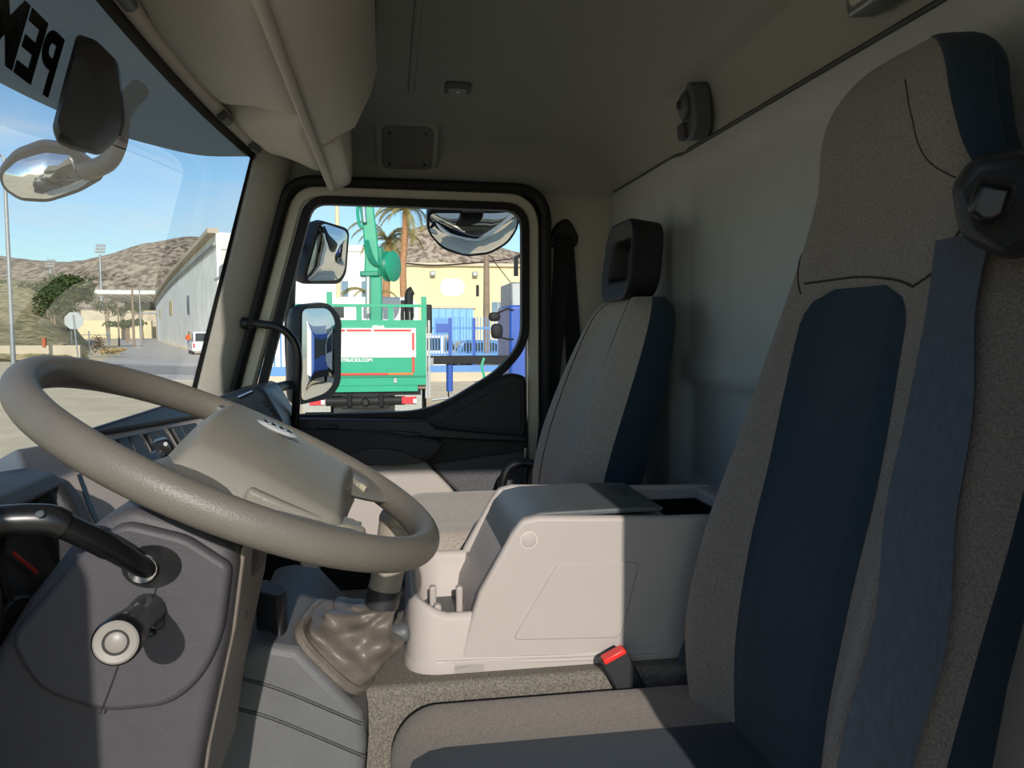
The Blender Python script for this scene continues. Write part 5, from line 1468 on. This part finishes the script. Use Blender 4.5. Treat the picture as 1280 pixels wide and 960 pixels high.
# its twin by the open driver doorway (out of view, added to shade the steering column)
dm = thing('door_mirror', (-.40, 0.0, 1.75), 'unseen black mirror added outside the driver doorway to shade the steering column', 'mirror')
hs = rpoly([(-.12, -.19), (.10, -.19), (.12, -.15), (.12, .16), (.10, .19), (-.10, .19), (-.12, .15)], .03, 4)
def DM(q, d_): 
    return Vec((-.40 + q[0] * .85 - d_ * .55, .0 + q[0] * .5 + d_ * .8 - .0, 1.94 + q[1]))
G().loft([[DM(q, 0) for q in hs], [DM((q[0] * 1.03, q[1] * 1.03), -.02) for q in hs], [DM((q[0] * .95, q[1] * .95), -.06) for q in hs], [DM((q[0] * .7, q[1] * .75), -.085) for q in hs]]).build('housing', m_mhous, dm)
G().prism([DM((q[0] * .9, q[1] * .92), .002) for q in hs], (.001, .002, 0)).build('mirror_glass', m_mirror, dm)
G().tube([(-.47, .02, 1.86), (-.50, .30, 1.86)], .016, 10).build('arm', m_mhous, dm)
wm = thing('wide_angle_mirror', (-.30, 2.75, 2.16), 'smaller wide angle mirror mounted above the large door mirror', 'mirror')
mirror_head(wm, (-.23, 2.72, 2.27), (.72, -.68, -.12), [(397, 274), (437, 286), (433, 342), (425, 355), (379, 355), (379, 340)], [(401, 278), (434, 289), (430, 338), (423, 350), (384, 351), (383, 342)], .09, .012)
ma = thing('mirror_bracket', (-.33, 2.62, 2.1), 'black tubular bracket carrying the door mirrors', 'bracket')
G().tube(smooth_path([U(366, 268, y=2.78), U(364, 330, y=2.78), U(362, 420, y=2.78), U(366, 500, y=2.78)], 5), .018, 12).build('tube', m_mhous, ma)
for py in (300, 480): G().tube([U(364, py, y=2.78), U(345, py + 5, y=2.48)], .016, 10).build('arm', m_mhous, ma)
km = thing('kerb_mirror', (.31, 2.6, 2.42), 'wide convex kerb mirror hanging above the passenger window', 'mirror')
mirror_head(km, (.31, 2.68, 2.36), (.0, -.80, -.60), [(534, 262), (560, 259), (620, 259), (648, 261), (649, 283), (636, 304), (612, 318), (582, 321), (552, 311), (534, 290)], [(537, 266), (560, 266), (620, 266), (646, 264), (646, 283), (633, 302), (611, 315), (582, 318), (554, 308), (537, 290)], .07, .045)
G().loft([[U(577, 266, y=2.62), U(606, 266, y=2.62), U(606, 250, y=2.66), U(577, 250, y=2.66)], [U(580, 262, y=2.46), U(603, 262, y=2.46), U(603, 242, y=2.46), U(580, 242, y=2.46)]]).build('arm', m_rubber, km, bev=.006)
fm = thing('front_mirror', (-.80, 2.0, 2.35), 'oval front view mirror hanging from a black arm outside the windscreen', 'mirror')
mirror_head(fm, (-.80, 1.98, 2.40), (.35, -.78, -.45), [(-2, 216), (18, 194), (55, 180), (92, 186), (131, 214), (128, 224), (100, 240), (60, 253), (25, 251), (3, 236)], [(2, 218), (22, 200), (56, 190), (90, 194), (122, 218), (98, 236), (60, 249), (26, 247), (6, 234)], .09, .035)
arm = fm
G().tube(smooth_path([U(105, 215, y=2.02), U(134, 203, y=1.99), U(147, 178, y=1.97), U(152, 140, y=1.93), U(175, 110, y=1.88)], 5), .022, 12).build('arm', m_mhous, arm)
# chassis and wheels of the cab itself
own = thing('truck_chassis', (1.5, 1.38, 0), 'black chassis frame and wheels under the cab', 'chassis')
bx('frame_rail', m_chas, (-.8, .95, .55), (6.0, 1.07, .85), own); bx('frame_rail', m_chas, (-.8, 1.69, .55), (6.0, 1.81, .85), own)
for x in (.0, 4.6):
    for y in (.55, 2.2): wheel(own, (x, y, .48), (0, 1, 0), .48, .3)

# lorries parked in a row behind, seen in the door mirrors
def lorry(x, y, m_cab, m_box, label):
    t = thing('parked_lorry', (x, y, 0), label, 'truck', 'lorries parked in a row behind')
    bx('cab', m_cab, (x - 1.0, y - 1.2, .6), (x + 1.0, y + 1.2, 2.9), t, bev=.12, seg=3)
    bx('windscreen', m_carg, (x - 1.03, y - 1.05, 1.7), (x - .9, y + 1.05, 2.6), t)
    bx('bumper', m_chas, (x - 1.1, y - 1.2, .4), (x - .9, y + 1.2, .8), t)
    bx('cargo_box', m_box, (x + 1.2, y - 1.25, 1.0), (x + 6.5, y + 1.25, 3.5), t, bev=.03)
    bx('chassis', m_chas, (x - .9, y - .45, .5), (x + 6.4, y + .45, .95), t)
    for dx in (0, 4.8):
        for s in (-1, 1): wheel(t, (x + dx, y + s, .5), (0, 1, 0), .5, .3)
lorry(24, 7.5, m_blued, m_panel, 'blue cab lorry with white box parked behind the cab')
lorry(30, 11.5, m_carw, m_galv, 'white cab lorry with grey box parked behind the cab')
lorry(34, 15.5, m_chas, m_green, 'black cab lorry with green box parked behind the cab')
